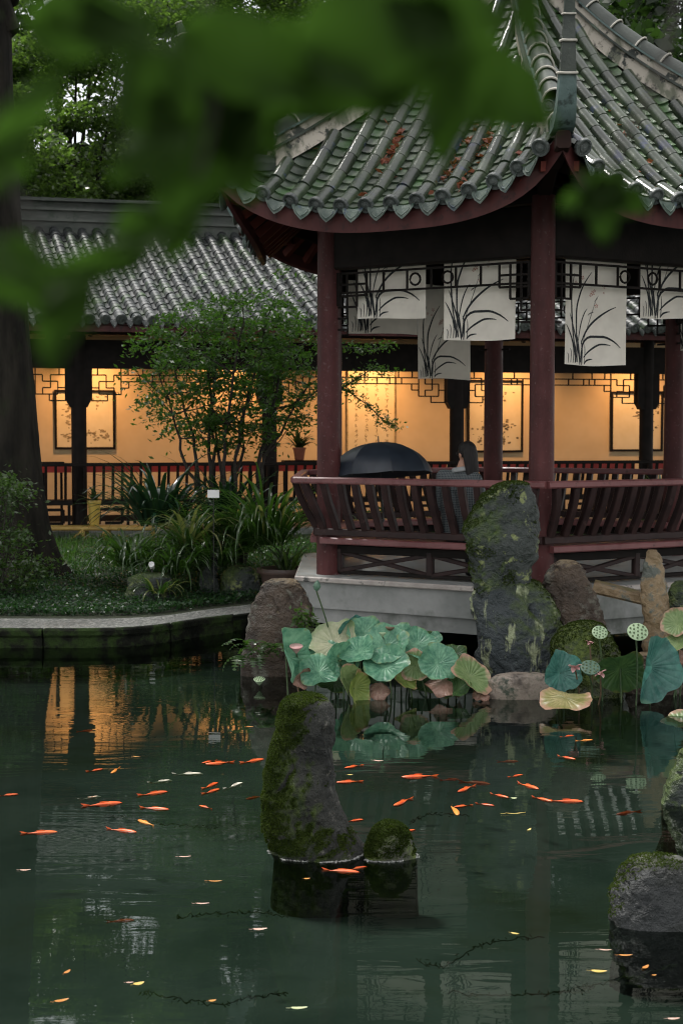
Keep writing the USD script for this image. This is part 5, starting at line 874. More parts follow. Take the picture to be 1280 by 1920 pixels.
for i, (lab, px, py, dy, rx, ry, mt, kw) in enumerate([
    ('upright curled blue green lotus leaf at the left end of the lotus bed', 543, 1230, -.05, 25, 47, 'lt_teal', dict(wave=.1, fold=.5, cup=.1)),
    ('pale cream fading lotus leaf at the back of the lotus bed', 624, 1200, .25, 40, 30, 'lt_pale', dict(wave=.09, roll=.3)),
    ('blue green lotus leaf topmost in the bed right of the pale leaf', 683, 1184, .3, 28, 25, 'lt_teal', dict(wave=.1, roll=-.5)),
    ('folded blue green lotus leaf half behind the topmost leaf', 662, 1180, .36, 22, 26, 'lt_deep', dict(wave=.1, fold=.3)),
    ('broad blue green lotus leaf under the small round bud', 720, 1206, .12, 40, 27, 'lt_teal', dict(wave=.06, roll=.1)),
    ('large round lotus leaf in the middle of the bed with pale centre', 721, 1241, -.05, 38, 29, 'lt_teal', dict(wave=.05)),
    ('lotus leaf with lifted rim left of the middle leaf', 668, 1218, .05, 31, 22, 'lt_teal', dict(wave=.13, roll=.4)),
    ('low blue green lotus leaf beside the upright curled leaf', 598, 1256, -.02, 34, 27, 'lt_teal', dict(wave=.07, roll=-.2)),
    ('hanging blue green lotus leaf between the low left leaf and the middle leaf', 640, 1238, .08, 24, 32, 'lt_teal', dict(wave=.1, fold=.2)),
    ('round lotus leaf right of the broad leaf under the bud', 783, 1205, .15, 33, 26, 'lt_teal', dict(wave=.06, roll=-.2)),
    ('large smooth lotus leaf at the right of the bed', 823, 1241, -.02, 33, 30, 'lt_teal', dict(wave=.06, roll=-.3)),
    ('lotus leaf between the middle leaf and the large right leaf', 778, 1248, .03, 26, 26, 'lt_edge', dict(wave=.08, roll=-.3)),
    ('yellow green lotus leaf with brown rim at the right end of the bed', 886, 1265, -.08, 37, 25, 'lt_edge', dict(wave=.06, roll=-.75)),
    ('dark green lotus leaf low under the brown rimmed leaf', 855, 1289, -.1, 24, 15, 'lt_dark', dict(wave=.05, roll=.3)),
    ('withered pink brown lotus leaf hanging near the right end', 833, 1287, -.02, 30, 19, 'lt_dry', dict(wave=.2, roll=-.2, cup=-.3, stalk='stalk_dry')),
    ('drooping yellow lotus leaf at the front of the bed', 669, 1292, -.15, 20, 30, 'lt_yellow', dict(wave=.12, fold=.4, roll=-.3)),
    ('narrow green lotus leaf with white rim left of the yellow drooping leaf', 650, 1274, -.12, 18, 30, 'lt_edge', dict(wave=.15, fold=.5, roll=-.35)),
    ('small folded lotus leaf at the upper right of the bed', 812, 1197, .3, 15, 12, 'lt_teal', dict(wave=.1)),
    ('olive lotus leaf at the back right of the bed', 772, 1186, .4, 30, 12, 'lt_dark', dict(wave=.08)),
    ('shaded olive lotus leaf behind the large smooth leaf', 852, 1226, .2, 20, 18, 'lt_dark', dict(wave=.08)),
    ('small withered pink lotus leaf by the upright curled leaf', 563, 1272, -.08, 11, 20, 'lt_dry', dict(wave=.2, fold=.5, stalk='stalk_dry')),
    ('brown dried lotus leaf curled at the waterline', 711, 1298, -.05, 17, 14, 'lt_dry', dict(wave=.2, cup=-.4, stalk='stalk_dry')),
    ('pinkish dried leaf flat at the foot of the brown rimmed leaf', 901, 1306, -.1, 14, 7, 'lt_dry', dict(wave=.2, cup=-.3, stalk='stalk_dry')),
    ('small green lotus leaf peeping out below the middle leaf', 762, 1275, 0, 20, 12, 'lt_yellow', dict(wave=.12, roll=-.5)),
    ('shaded lotus leaf deep inside the bed', 700, 1268, .15, 26, 16, 'lt_dark', dict(wave=.1)),
    ('shaded leaf low behind the left half of the bed', 625, 1275, .22, 30, 18, 'lt_dark', dict(wave=.12)), ('shaded leaf low behind the right half of the bed', 800, 1278, .25, 30, 18, 'lt_dark', dict(wave=.12)), ('teal leaf peeping up behind the round leaf at the right of the bed', 748, 1190, .34, 26, 18, 'lt_teal', dict(wave=.1, roll=.3)), ('teal leaf filling the left of the bed behind the hanging leaf', 612, 1228, .2, 30, 24, 'lt_teal', dict(wave=.1, roll=.5)),
    ('folded teal lotus leaf at the left of the right group', 1053, 1260, -.45, 32, 35, 'lt_deep', dict(wave=.12, fold=.25, roll=.5)),
    ('big upright teal lotus leaf in front of the ochre rock', 1226, 1252, -.4, 38, 55, 'lt_deep', dict(wave=.1, fold=.35, roll=-.15)),
    ('wide dark green lotus leaf between the seed pods and the big teal leaf', 1164, 1262, -.3, 40, 30, 'lt_dark', dict(wave=.06, roll=.15, facing=-1)),
    ('yellow and pink withered lotus leaf lying on the water', 1060, 1313, -.75, 42, 20, 'lt_mixed', dict(wave=.09, cup=-.12)),
    ('green lotus leaf with brown rim highest at the right edge', 1268, 1166, .05, 26, 20, 'lt_edge', dict(wave=.08, roll=.5)),
    ('yellow rimmed green lotus leaf below the highest one at the right edge', 1270, 1200, -.05, 26, 18, 'lt_edge', dict(wave=.08, roll=.4)),
    ('dried brown lotus leaf low at the right edge', 1268, 1236, 0, 18, 14, 'lt_dry', dict(wave=.2, cup=-.3)),
    ('lotus leaf at the right edge just above the water', 1276, 1350, -.9, 30, 15, 'lt_edge', dict(wave=.08))]):
    lotus_leaf(lab, px, py, YL + dy, rx, ry, mt, seed=i + 3, rot=R_.uniform(0, 6), **kw)
def pod(label, px, py, Y, r_px, mat='pod', tilt=(.0, -.75, .66), foot_px=None, holes=True, bud=False):
    c = P(px, py, Y); r = r_px * Y / F; ax = nrm(tilt); s, u, t_ = frame(ax); t = thing('lotus_bud' if bud else 'lotus_seed_pod', label, 'lotus bud' if bud else 'seed pod')
    if bud: obj('bud', MB().lathe([(.001, -r * 1.3), (r * .6, -r * .8), (r * .95, -r * .1), (r * .7, r * .6), (.001, r * 1.5)], c, 14, (s, u, ax)), M[mat], t)
    else:
        b = obj('head', MB().lathe([(r * .12, -r * 1.1), (r * .45, -r * .7), (r * .9, -r * .15), (r, 0), (r * .97, r * .07), (.001, r * .12)], c, 20, (s, u, ax)), M[mat], t)
        if holes:
            for q, k in ((0, 1), (.42, 6), (.75, 10)):
                for i in range(k): a = i * 2 * PI / k + q; o = c + (s * math.cos(a) + u * math.sin(a)) * r * q + ax * (r * .115); obj('seed_pit', MB().lathe([(r * .1, -.002), (r * .09, .004), (.001, .001)], o, 8, (s, u, ax)), M['seed_hole'], b)
    f = W(*(foot_px or (px, 1325)), -.1); p0 = c - ax * r * (1.2 if bud else 1.0); obj('stalk', MB().tube(PchipInterpolator([0, .55, 1], np.array([f, f * .5 + p0 * .5 + [.015, 0, .05], p0]))(np.linspace(0, 1, 8)), .0075, 6), M['stalk'], t)
pod('pale round seed pod on a tall stalk left of the big teal leaf', 1195, 1185, 12.0, 20, foot_px=(1190, 1345))
pod('pale round seed pod before the mossy boulder', 1124, 1186, 12.1, 15, foot_px=(1128, 1335))
pod('dark green seed pod in the middle of the right lotus group', 1106, 1252, 11.95, 19, 'pod_dark', tilt=(0, -.6, .8), foot_px=(1108, 1340))
pod('greenish white seed pod floating at the left of the pond by the fern', 486, 1274, 12.9, 11, tilt=(0, -.3, .95), foot_px=(486, 1284))
pod('tall closed green bud standing left above the lotus bed', 594, 1099, 12.6, 8, 'pod_dark', tilt=(.1, 0, 1), foot_px=(640, 1300), bud=True)
pod('pink topped seed pod beside the upright curled leaf', 555, 1212, 12.35, 13, 'petal', tilt=(0, -.25, .95), foot_px=(560, 1305), holes=False)
pod('small round green bud above the middle lotus leaf', 717, 1187, 12.3, 7, 'pod', tilt=(0, 0, 1), foot_px=(719, 1240), holes=False)
pod('small dark seed head at the top of the lotus bed', 731, 1176, 12.7, 9, 'stalk_dry', tilt=(0, -.2, 1), foot_px=(740, 1290), holes=False)
def flower(label, px, py, Y, r_px, seed, foot):
    c = P(px, py, Y); r = r_px * Y / F; t = thing('lotus_flower', label, 'lotus flower'); rg = random.Random(seed)
    for i in range(6):
        a = i * 1.047 + rg.uniform(-.2, .2); e = rg.uniform(-.6, .9); d = np.array([math.cos(a) * math.cos(e), math.sin(a) * math.cos(e) - .3, math.sin(e)]); obj('petal', MB().blade(c, d, r * 1.3, r * 1.0, 1.2, seg=5, fold=.5), M['petal'], t)
    f = W(*foot, -.1); obj('stalk', MB().tube([f, (f + c) / 2 + [.02, 0, 0], c], .007, 6), M['stalk_dry'], t)
flower('fading pink lotus flower on the folded teal leaf', 1077, 1250, 11.9, 12, 1, (1085, 1340)); flower('drooping pink lotus petals right of the dark seed pod', 1125, 1262, 11.9, 11, 2, (1118, 1340)); flower('tiny fading flower before the mossy boulder', 1105, 1204, 12.2, 7, 3, (1106, 1335))

# ================================================================ goldfish
M['fish_red'] = surf('orange_red_fish', (.62, .07, .012), (.75, .13, .02), sc=14, rough=.35); M['fish_gold'] = surf('golden_orange_fish', (.7, .2, .03), (.75, .3, .06), sc=14, rough=.35); M['fish_white'] = surf('cream_white_fish', (.55, .5, .4), (.68, .62, .52), sc=14, rough=.35, third=((.55, .2, .08), 9, .6, .7))
def fish_mesh():
    x = [-.42, -.34, -.2, -.02, .16, .3, .4, .455, .48]; w = [.012, .022, .05, .085, .1, .09, .066, .035, .004]; h = [.05, .05, .085, .12, .13, .11, .075, .035, .004]; a = np.linspace(0, 2 * PI, 14, endpoint=False)
    bend = lambda q: .03 * math.sin((q + .2) * 5); return MB().loft([np.stack([np.full(14, x[i]), bend(x[i]) + w[i] * np.cos(a), h[i] * np.sin(a)], 1) for i in range(len(x))])
tail = MB(); tail.grid(np.array([[(-.4, .0, .035), (-.4, .0, 0), (-.4, .0, -.035)], [(-.52, .03, .1), (-.5, .02, 0), (-.52, .03, -.1)], [(-.66, .07, .13), (-.56, .03, 0), (-.66, .07, -.13)]]))
tail.grid(np.array([[(.1, .0, .12), (.0, .0, .12), (-.12, .0, .1)], [(.06, .0, .17), (-.04, .0, .18), (-.18, .0, .15)]]))
for sg in (-1, 1): tail.grid(np.array([[(.26, sg * .08, -.03), (.2, sg * .09, -.04)], [(.16, sg * .17, -.05), (.1, sg * .16, -.06)]]))
eye = MB().lathe([(.016, 0), (.012, .01), (.001, .014)], (.36, .076, .03), 8, np.array([(1, 0, 0), (0, 0, 1), (0, 1, 0)]))
FM, FT = fish_mesh().arr(), tail.arr(); proto = {}
FISH = [(0, 1493, 36, 1490, 'r', 'leftmost orange fish at the very left edge of the pond'), (168, 1447, 192, 1443, 'r', 'left one of two orange fish close together below the lit reflection'), (222, 1441, 208, 1451, 'g', 'right one of two orange fish close together below the lit reflection'), (150, 1372, 171, 1370, 'd', 'dim red fish deep in the glowing reflection of the gallery'),
 (432, 1430, 383, 1434, 'r', 'orange fish heading left, upper one midway to the tall rock'), (398, 1428, 381, 1431, 'r', 'orange fish touching the one that heads left'), (456, 1431, 496, 1424, 'r', 'orange fish just left of the tall rock near its middle'), (383, 1479, 409, 1468, 'r', 'upper one of two slanting orange fish left of the tall rock'), (383, 1489, 413, 1480, 'r', 'lower one of two slanting orange fish left of the tall rock'),
 (265, 1492, 316, 1485, 'r', 'orange fish with dark tail in the middle of the left half of the pond'), (163, 1512, 231, 1506, 'r', 'long orange fish in the left half of the pond'), (152, 1500, 190, 1494, 'w', 'white fish above the long orange fish'), (283, 1469, 324, 1464, 'w', 'white fish above the dark tailed orange fish'), (330, 1453, 382, 1452, 'w', 'long white fish lying level in the left half of the pond'), (268, 1516, 319, 1519, 'r', 'orange fish right of the long orange fish'),
 (395, 1517, 373, 1511, 'r', 'short orange fish nearing the tall rock from the left'), (287, 1549, 258, 1538, 'g', 'plump golden fish lowest in the left shoal'), (205, 1556, 258, 1562, 'r', 'orange fish left of the plump golden one'), (47, 1564, 110, 1561, 'r', 'long orange fish low at the left edge of the pond'), (425, 1480, 457, 1468, 'w', 'pale fish with orange spots left of the tall rock'), (490, 1494, 460, 1499, 'd', 'dim orange fish under the left side of the tall rock'),
 (676, 1436, 644, 1441, 'r', 'orange fish right of the upper tall rock'), (674, 1466, 628, 1468, 'r', 'orange fish touching the right side of the tall rock'), (812, 1456, 750, 1458, 'r', 'long orange fish right of the tall rock leaving ripples'), (886, 1475, 857, 1486, 'r', 'slanting orange fish in the middle of the right half'), (768, 1499, 737, 1512, 'r', 'orange fish slanting down left of centre in the right half'), (880, 1511, 850, 1514, 'r', 'orange fish behind the plump one in the right half'), (846, 1512, 858, 1530, 'g', 'plump orange fish turning in the right half of the pond'), (895, 1508, 928, 1512, 'r', 'short orange fish right of the plump turning one'),
 (956, 1458, 981, 1453, 'r', 'small orange fish right of centre near the dark reflection'), (973, 1470, 1011, 1481, 'r', 'orange fish slanting down right in the right half'), (922, 1490, 955, 1497, 'r', 'orange fish beside the pale floating petal'), (1000, 1496, 1036, 1504, 'r', 'front one of two orange fish nose to tail at the right'), (1034, 1503, 1095, 1504, 'r', 'rear one of two orange fish nose to tail at the right'), (936, 1429, 972, 1428, 'd', 'dim red fish far out below the stacked rock reflection'), (1048, 1419, 1080, 1425, 'r', 'red fish below the withered leaf on the water'), (866, 1467, 920, 1471, 'd', 'thin dim orange fish above the slanting orange one'),
 (1196, 1522, 1154, 1528, 'd', 'dim red fish at the right near the pointed rock'), (612, 1633, 676, 1637, 'r', 'long orange fish at the foot of the tall rock'), (655, 1632, 688, 1626, 'r', 'orange fish crossing the long one at the foot of the tall rock'), (752, 1562, 777, 1557, 'r', 'orange fish half hidden behind the small round rock'), (654, 1541, 678, 1538, 'r', 'orange fish right of the foot of the tall rock'), (1057, 1382, 1073, 1380, 'r', 'small red fish right under the lotus reflection'), (1083, 1390, 1112, 1388, 'g', 'golden fish under the right lotus group'), (835, 1463, 853, 1462, 'd', 'dim small fish above the middle of the right half'), (222, 1728, 236, 1727, 'd', 'dim orange fish far down in the near water')]
for x0, y0, x1, y1, kd, lab in FISH:
    zf = {'r': -.004, 'g': -.003, 'w': -.008, 'd': -.028}[kd]; a, b = W(x0, y0, zf), W(x1, y1, zf); Lf = np.linalg.norm(b - a); mt = {'r': 'fish_red', 'd': 'fish_red', 'g': 'fish_gold', 'w': 'fish_white'}[kd]; c = (a + b) / 2; rz = math.degrees(math.atan2(b[1] - a[1], b[0] - a[0])); Lf = min(max(Lf * 1.1, .13), .36)
    if mt not in proto:
        t = thing('goldfish', lab, 'fish', 'goldfish in the pond', c, rz); t.GetAttribute('xformOpOrder'); UsdGeom.Xformable(t).AddScaleOp().Set(Gf.Vec3f(Lf * .92, Lf * .74, Lf * .5)); obj('body', FM, M[mt], t); obj('fins', FT, M[mt], t); proto[mt] = t
    else:
        x = UsdGeom.Xform.Define(stage, f'/World/{numbered("/World", "goldfish")}'); x.GetPrim().GetReferences().AddInternalReference(proto[mt].GetPath()); x.ClearXformOpOrder(); x.AddTranslateOp(opSuffix='place').Set(Gf.Vec3d(*map(float, c))); x.AddRotateZOp(opSuffix='turn').Set(rz); x.AddScaleOp(opSuffix='size').Set(Gf.Vec3f(Lf * .92, Lf * .74, Lf * .5)); x.GetPrim().SetInstanceable(True); put(x.GetPrim(), lab, 'fish', 'goldfish in the pond')
# ================================================================ fallen leaves afloat, water weed
M['fl_pink'] = surf('pale_pink_fallen_leaf', (.45, .26, .2), (.58, .4, .33), sc=20, rough=.5); M['fl_orange'] = surf('orange_fallen_leaf', (.42, .15, .03), (.55, .26, .06), sc=20, rough=.45); M['fl_yellow'] = surf('yellow_fallen_leaf', (.5, .34, .07), (.6, .46, .16), sc=20, rough=.45); M['fl_pale'] = surf('pale_green_fallen_leaf', (.4, .45, .24), (.52, .55, .34), sc=20, rough=.45)
def afloat(label, px, py, l_px, mat, ang=0.0, wr=.36, seed=0):
    c = W(px, py, .003); L = l_px * c[1] / F; rg = random.Random(seed); m = MB(); g = []
    for q in np.linspace(-1, 1, 9): w = wr * (1 - q * q) ** .7 * (1 - .25 * q); g.append([(q * .5, -w * .5, .012 + .05 * q * q), (q * .5, 0, .0 + .02 * q * q), (q * .5, w * .5, .016 + .05 * q * q)])
    g = np.array(g); m.grid(g); m.tube([(-.5, 0, .02), (-.72, .03, .03)], .012, 4); ca, sa = math.cos(ang), math.sin(ang); Rm = np.array([[ca, -sa, 0], [sa, ca, 0], [0, 0, 1]]) * L
    obj('fallen_leaf', m, M[mat], None, label, 'leaf', xf=(Rm, c))
for i, a in enumerate([('pink fallen leaf floating at the left edge of the near water', 47, 1632, 22, 'fl_pink', .1), ('large pink fallen leaf floating near the middle of the near water', 487, 1743, 29, 'fl_pink', .15), ('thin pink fallen leaf floating left of the tall rock reflection', 379, 1695, 28, 'fl_pink', .05, .2), ('small tan fallen leaf floating below the left shoal', 346, 1607, 25, 'fl_pink', .1, .22), ('yellow orange fallen leaf floating at the lower left', 260, 1845, 24, 'fl_yellow', .6, .55), ('orange fallen leaf floating in the lower left corner', 115, 1877, 30, 'fl_orange', .5), ('brown orange fallen leaf above the lower left corner', 126, 1823, 22, 'fl_orange', 1.2), ('small orange leaf floating under the foot of the tall rock', 575, 1648, 13, 'fl_orange', .2, .5), ('long tan leaf floating left of the tall rock foot', 403, 1653, 28, 'fl_orange', .0, .18), ('orange yellow leaf floating before the right boulder', 1122, 1822, 32, 'fl_yellow', -.1), ('orange leaf standing up in the water under the right boulder', 1210, 1814, 24, 'fl_orange', .9), ('orange leaf touching the foot of the right boulder', 1172, 1792, 28, 'fl_orange', 0, .25), ('pale leaf at the left foot of the right boulder', 1134, 1782, 26, 'fl_pink', -.1, .2), ('small orange leaf floating at the bottom left of the tall rock reflection', 398, 1877, 16, 'fl_orange', .4, .5), ('pale green leaf floating at the bottom edge', 560, 1891, 34, 'fl_pale', .1, .3), ('tan leaf floating right of the tall rock top', 709, 1427, 20, 'fl_pink', -.3), ('white yellow petal floating in the right half of the pond', 963, 1497, 12, 'fl_pale', 0, .8), ('long yellow stem-like leaf in the right half', 966, 1526, 40, 'fl_yellow', .15, .08), ('tan slanting leaf in the right half', 992, 1556, 18, 'fl_yellow', 1.1, .3), ('tiny yellow leaf right of the tall rock', 656, 1453, 11, 'fl_yellow', .2, .6), ('small orange leaf low at the right bottom', 1226, 1829, 10, 'fl_orange', .2, .5), ('yellow leaf on the floating weed at the right', 965, 1751, 18, 'fl_yellow', -.5, .4), ('tan leaf floating right of the lower left yellow one', 243, 1843, 16, 'fl_pink', .1, .3), ('small orange leaf in the glowing reflection', 468, 1363, 14, 'fl_orange', .1, .5), ('tan leaf floating in the glowing reflection', 256, 1419, 15, 'fl_orange', -.2, .3), ('red pink leaf in the bottom right corner', 1262, 1911, 26, 'fl_pink', .1, .3)]): afloat(*a, seed=i)
M['weed'] = foliage('olive_water_weed', (.03, .045, .014), (.06, .08, .03), rough=.3, trans=.2, island=.4)
WEED = [((0, 1838), (80, 1840), (160, 1835), (260, 1862), (340, 1875)), ((85, 1800), (130, 1806), (180, 1800)), ((270, 1862), (330, 1872), (400, 1885), (480, 1870), (540, 1862)), ((310, 1690), (380, 1684), (450, 1680), (530, 1684)), ((330, 1723), (400, 1714), (470, 1712), (540, 1720)), ((505, 1790), (530, 1775), (550, 1785), (545, 1800)), ((510, 1800), (520, 1850), (540, 1880), (600, 1890)), ((780, 1800), (830, 1812), (870, 1790), (920, 1768), (1020, 1757)), ((700, 1810), (740, 1790), (800, 1775), (860, 1760)), ((840, 1860), (920, 1868), (990, 1864), (1070, 1860), (1120, 1850)), ((1020, 1868), (1100, 1850), (1180, 1835), (1270, 1808)), ((900, 1895), (980, 1880), (1060, 1905)), ((1060, 1600), (1110, 1605), (1160, 1596)), ((880, 1530), (820, 1527), (770, 1540)), ((1130, 1890), (1200, 1895), (1280, 1880)), ((200, 1530), (280, 1541), (360, 1551), (410, 1553)), ((660, 1640), (690, 1690), (680, 1720)), ((150, 1878), (230, 1893), (280, 1890))]
rg = np.random.default_rng(21)
for i, pts in enumerate(WEED):
    if i in (0, 1, 3, 5, 6, 8, 11, 12, 14, 16, 17): continue
    t = thing('water_weed', ['trailing strand of olive water weed ' + w for w in ('across the bottom left', 'at the left near the edge', 'along the bottom left of centre', 'left of the tall rock reflection', 'below the reflection of the tall rock', 'curled under the tall rock reflection', 'round the reflected rock top', 'with a yellow leaf in the lower right half', 'branching left in the lower right half', 'along the bottom of the right half', 'reaching to the foot of the right boulder', 'at the very bottom right of centre', 'left of the right boulder', 'beside the fish in the right half', 'in the bottom right corner', 'under the left shoal', 'right of the foot of the tall rock', 'in the bottom left corner')][i], 'water weed'); q = np.array([W(x, y, -.018) for x, y in pts]); f = PchipInterpolator(np.linspace(0, 1, len(q)), q); c = f(np.linspace(0, 1, 40)); c[:, 2] += rg.normal(size=40) * .006; obj('stem', MB().tube(c, .0026, 5), M['weed'], t)
    k = 60; p = f(rg.uniform(0, 1, k)) + rg.normal(size=(k, 3)) * [.012, .014, .006]; obj('leaflets', leaf_cloud(p, .024, rg, up=.4, ratio=.3), M['weed'], t, smooth=False, kind='stuff')
# fallen red leaves caught in the roof channels
M['roof_leaf'] = foliage('red_brown_fallen_leaves', (.26, .06, .035), (.42, .14, .08), rough=.5, trans=.1, island=.5); pos = []
for px, py, n, sp in [(738, 268, 26, (8, 22)), (725, 300, 26, (8, 18)), (690, 372, 14, (8, 6)), (600, 287, 7, (6, 4)), (745, 255, 14, (6, 10)), (860, 315, 40, (12, 22)), (880, 280, 36, (10, 24)), (905, 255, 24, (10, 16)), (915, 275, 20, (10, 14)), (830, 330, 14, (8, 8)), (945, 240, 12, (10, 8)), (870, 340, 14, (8, 8)), (970, 285, 8, (6, 5)), (1155, 200, 5, (8, 6)), (1180, 250, 8, (16, 14)), (1215, 300, 7, (14, 14)), (1060, 290, 0, (5, 5)), (805, 350, 6, (8, 6)), (1240, 340, 8, (16, 16))]:
    for _ in range(n):
        x, y = px + rg.normal() * sp[0], py + rg.normal() * sp[1]; d = ray(x, y); k = 0 if x > 1068 else 5
        for t_ in np.arange(12.5, 18, .03):
            q = EYE + d * (t_ / d[1]); n_, tg_ = FAC[k]; a_ = float(np.dot(q - C2, n_)); s_ = float(np.dot(q - C2, tg_))
            if a_ < 3.1 and q[2] < float(zr(max(a_, .1), s_)) + .03: pos.append(q + [0, 0, .015]); break
obj('fallen_leaves', leaf_cloud(np.array(pos), .095, rg, up=.5, ratio=.5), M['roof_leaf'], None, 'drifts of red brown fallen leaves caught between the pavilion roof tiles', 'leaves', kind='stuff', smooth=False)
# ================================================================ the person on the bench
import manifold3d as m3, trimesh
def chains(spec):
    'spec: chains of (point, radius); each bone the hull of two balls'
    parts = []
    for ch in spec:
        balls = [m3.Manifold.sphere(r, 20).translate(tuple(map(float, p))) for p, r in ch]
        parts += [m3.Manifold.batch_hull([a, b]) for a, b in zip(balls, balls[1:])] or balls
    return m3.Manifold.batch_boolean(parts, m3.OpType.Add)
def smooth_body(man, res=.014, it=12):
    q = man.refine_to_length(res).to_mesh(); t = trimesh.Trimesh(q.vert_properties[:, :3], q.tri_verts, process=True); trimesh.smoothing.filter_taubin(t, iterations=it); return np.array(t.vertices), np.array(t.faces)
V = lambda *p: np.array(p, float)
def ell(c, r, rot=None):
    m = m3.Manifold.sphere(1.0, 28).scale(tuple(r)); return m.translate(tuple(c))
sh_l, sh_r = V(-.18, -.02, .66), V(.18, -.03, .64); el_l, el_r = V(-.245, .07, .36), V(.24, .08, .34); wr_l, wr_r = V(-.12, .27, .25), V(.1, .29, .24)
hd = V(.06, .015, .90)                                                  # head centre; the face looks to the left, a little away
def fingers(w, sgn):
    pal = w + V(-sgn * .015, .055, -.012); ch = [[(w, .026), (w + V(-sgn * .005, .03, -.005), .03), (pal, .032)], [(w + V(-sgn * .02, .03, 0), .016), (pal + V(-sgn * .035, .0, .0), .011), (pal + V(-sgn * .045, .025, -.01), .009)]]
    for i, L in enumerate((.05, .06, .056, .042)):
        b = pal + V((i - 1.5) * .017, .022, .004); ch.append([(b, .0095), (b + V(0, L * .5, -.004), .009), (b + V(0, L * .8, -L * .35), .008)])
    return ch
skin = chains([[(V(0, -.01, .66), .07), (V(.02, -.005, .74), .052), (V(.035, .01, .80), .052)], [(sh_l, .05), (el_l, .04), (wr_l, .027)], [(sh_r, .05), (el_r, .04), (wr_r, .027)], [(V(0, 0, .2), .085), (V(0, 0, .5), .09)], [(V(-.085, .02, .09), .1), (V(-.1, .44, .1), .06), (V(-.1, .47, -.33), .04)], [(V(.085, .02, .09), .1), (V(.1, .44, .1), .06), (V(.1, .47, -.33), .04)], [(V(-.085, .02, .09), .09), (V(0, 0, .22), .085), (V(.085, .02, .09), .09)], [(V(0, 0, .5), .08), (sh_l, .05)], [(V(0, 0, .5), .08), (sh_r, .05)]] + fingers(wr_l, -1) + fingers(wr_r, 1))
# head in its own frame: face along +x, left of the head +y
hf = nrm(V(-.86, .5, -.08)); hs = nrm(np.cross((0, 0, 1), hf)); hu = np.cross(hf, hs)
def H(x, y, z): return hd + hf * x + hs * y + hu * z
def hell(x, y, z, rx, ry, rz):
    T = np.zeros((3, 4)); T[:, 0], T[:, 1], T[:, 2], T[:, 3] = hf * rx, hs * ry, hu * rz, H(x, y, z); return m3.Manifold.sphere(1.0, 24).transform(T)
head = m3.Manifold.batch_boolean([m3.Manifold.batch_hull([hell(-.02, 0, .02, .092, .074, .09), hell(.04, 0, -.015, .045, .058, .06)]), m3.Manifold.batch_hull([hell(.045, 0, -.03, .035, .05, .04), hell(.06, 0, -.088, .022, .026, .018)]), m3.Manifold.batch_hull([hell(.085, 0, .01, .007, .008, .01), hell(.104, 0, -.028, .01, .012, .008)]), hell(.084, 0, -.055, .012, .02, .006), hell(.082, 0, -.067, .012, .018, .006), hell(.072, 0, .028, .016, .045, .008), hell(-.005, .072, -.01, .018, .01, .03), hell(-.005, -.072, -.01, .018, .01, .03)], m3.OpType.Add)
M['skin'] = surf('skin', (.32, .17, .11), (.4, .22, .15), sc=9, rough=.5); M['hair'] = surf('black_hair', (.008, .007, .007), (.016, .014, .013), sc=60, rough=.5, spec=.2, bump=.5, bsc=120, stretch=(1, 1, .15)); M['trousers'] = surf('dark_trousers', (.012, .013, .018), (.02, .022, .028), sc=9, rough=.8)
M['plaid'] = usdkit.material(stage, '/World/Looks/plaid_shirt', {'t': ('texture_coordinate', {}), 'w1': ('wave_texture', {'wave_type': 'bands', 'bands_direction': 'x', 'scale': 18.0}), 'w2': ('wave_texture', {'wave_type': 'bands', 'bands_direction': 'z', 'scale': 18.0}), 'm': ('math', {'math_type': 'maximum'}), 'r': ('rgb_ramp', {'ramp': [(.55, (.012, .02, .026)), (.85, (.035, .045, .05)), (.98, (.14, .15, .15))]}), 'p': ('principled_bsdf', {'roughness': .85})},
    [('t.object', 'w1.vector'), ('t.object', 'w2.vector'), ('w1.fac', 'm.value1'), ('w2.fac', 'm.value2'), ('m.value', 'r.fac'), ('r.color', 'p.base_color')], surface='p.BSDF')
n_, tg_ = FAC[5]; p0 = onplane(862, 900, fp(5, AP - .02, 0, 0), n_); fwd = -n_; rgt = nrm(np.cross(fwd, (0, 0, 1)))
base = np.array([p0[0], p0[1], Z_SEAT]); rz = math.degrees(math.atan2(rgt[1], rgt[0]))
per = thing('person', 'long haired person in dark plaid shirt seated on the pavilion bench, back turned', 'person', None, base, rz)
bd = obj('body', smooth_body(m3.Manifold.batch_boolean([skin, head], m3.OpType.Add), .012, 8), M['skin'], per)
shirt = chains([[(V(-.09, .0, .1), .115), (V(-.08, -.01, .3), .115), (V(-.085, -.015, .57), .12), (V(-.02, -.01, .70), .065)], [(V(.09, .0, .1), .115), (V(.08, -.01, .3), .115), (V(.085, -.015, .57), .12), (V(.02, -.01, .70), .065)], [(V(-.07, -.01, .63), .095), (sh_l, .075), (el_l, .062), (wr_l + (el_l - wr_l) * .12, .044)], [(V(.07, -.01, .63), .095), (sh_r, .075), (el_r, .062), (wr_r + (el_r - wr_r) * .12, .044)], [(V(-.09, 0, .1), .115), (V(.09, 0, .1), .115)], [(V(-.08, -.01, .3), .115), (V(.08, -.01, .3), .115)], [(V(-.085, -.015, .57), .12), (V(.085, -.015, .57), .12)]])
obj('plaid_shirt', smooth_body(shirt, .02, 14), M['plaid'], per)
cc = [V(.02, -.005, .735) + V(.085 * math.cos(a), .08 * math.sin(a), .012 * math.cos(a)) for a in np.linspace(0, 2 * PI, 17)]
obj('collar', MB().tube(cc, .02, 8, caps=False, squash=1.3), M['white_tag'] if False else surf('pale_collar_cloth', (.2, .21, .21), (.28, .29, .29), rough=.9), per)
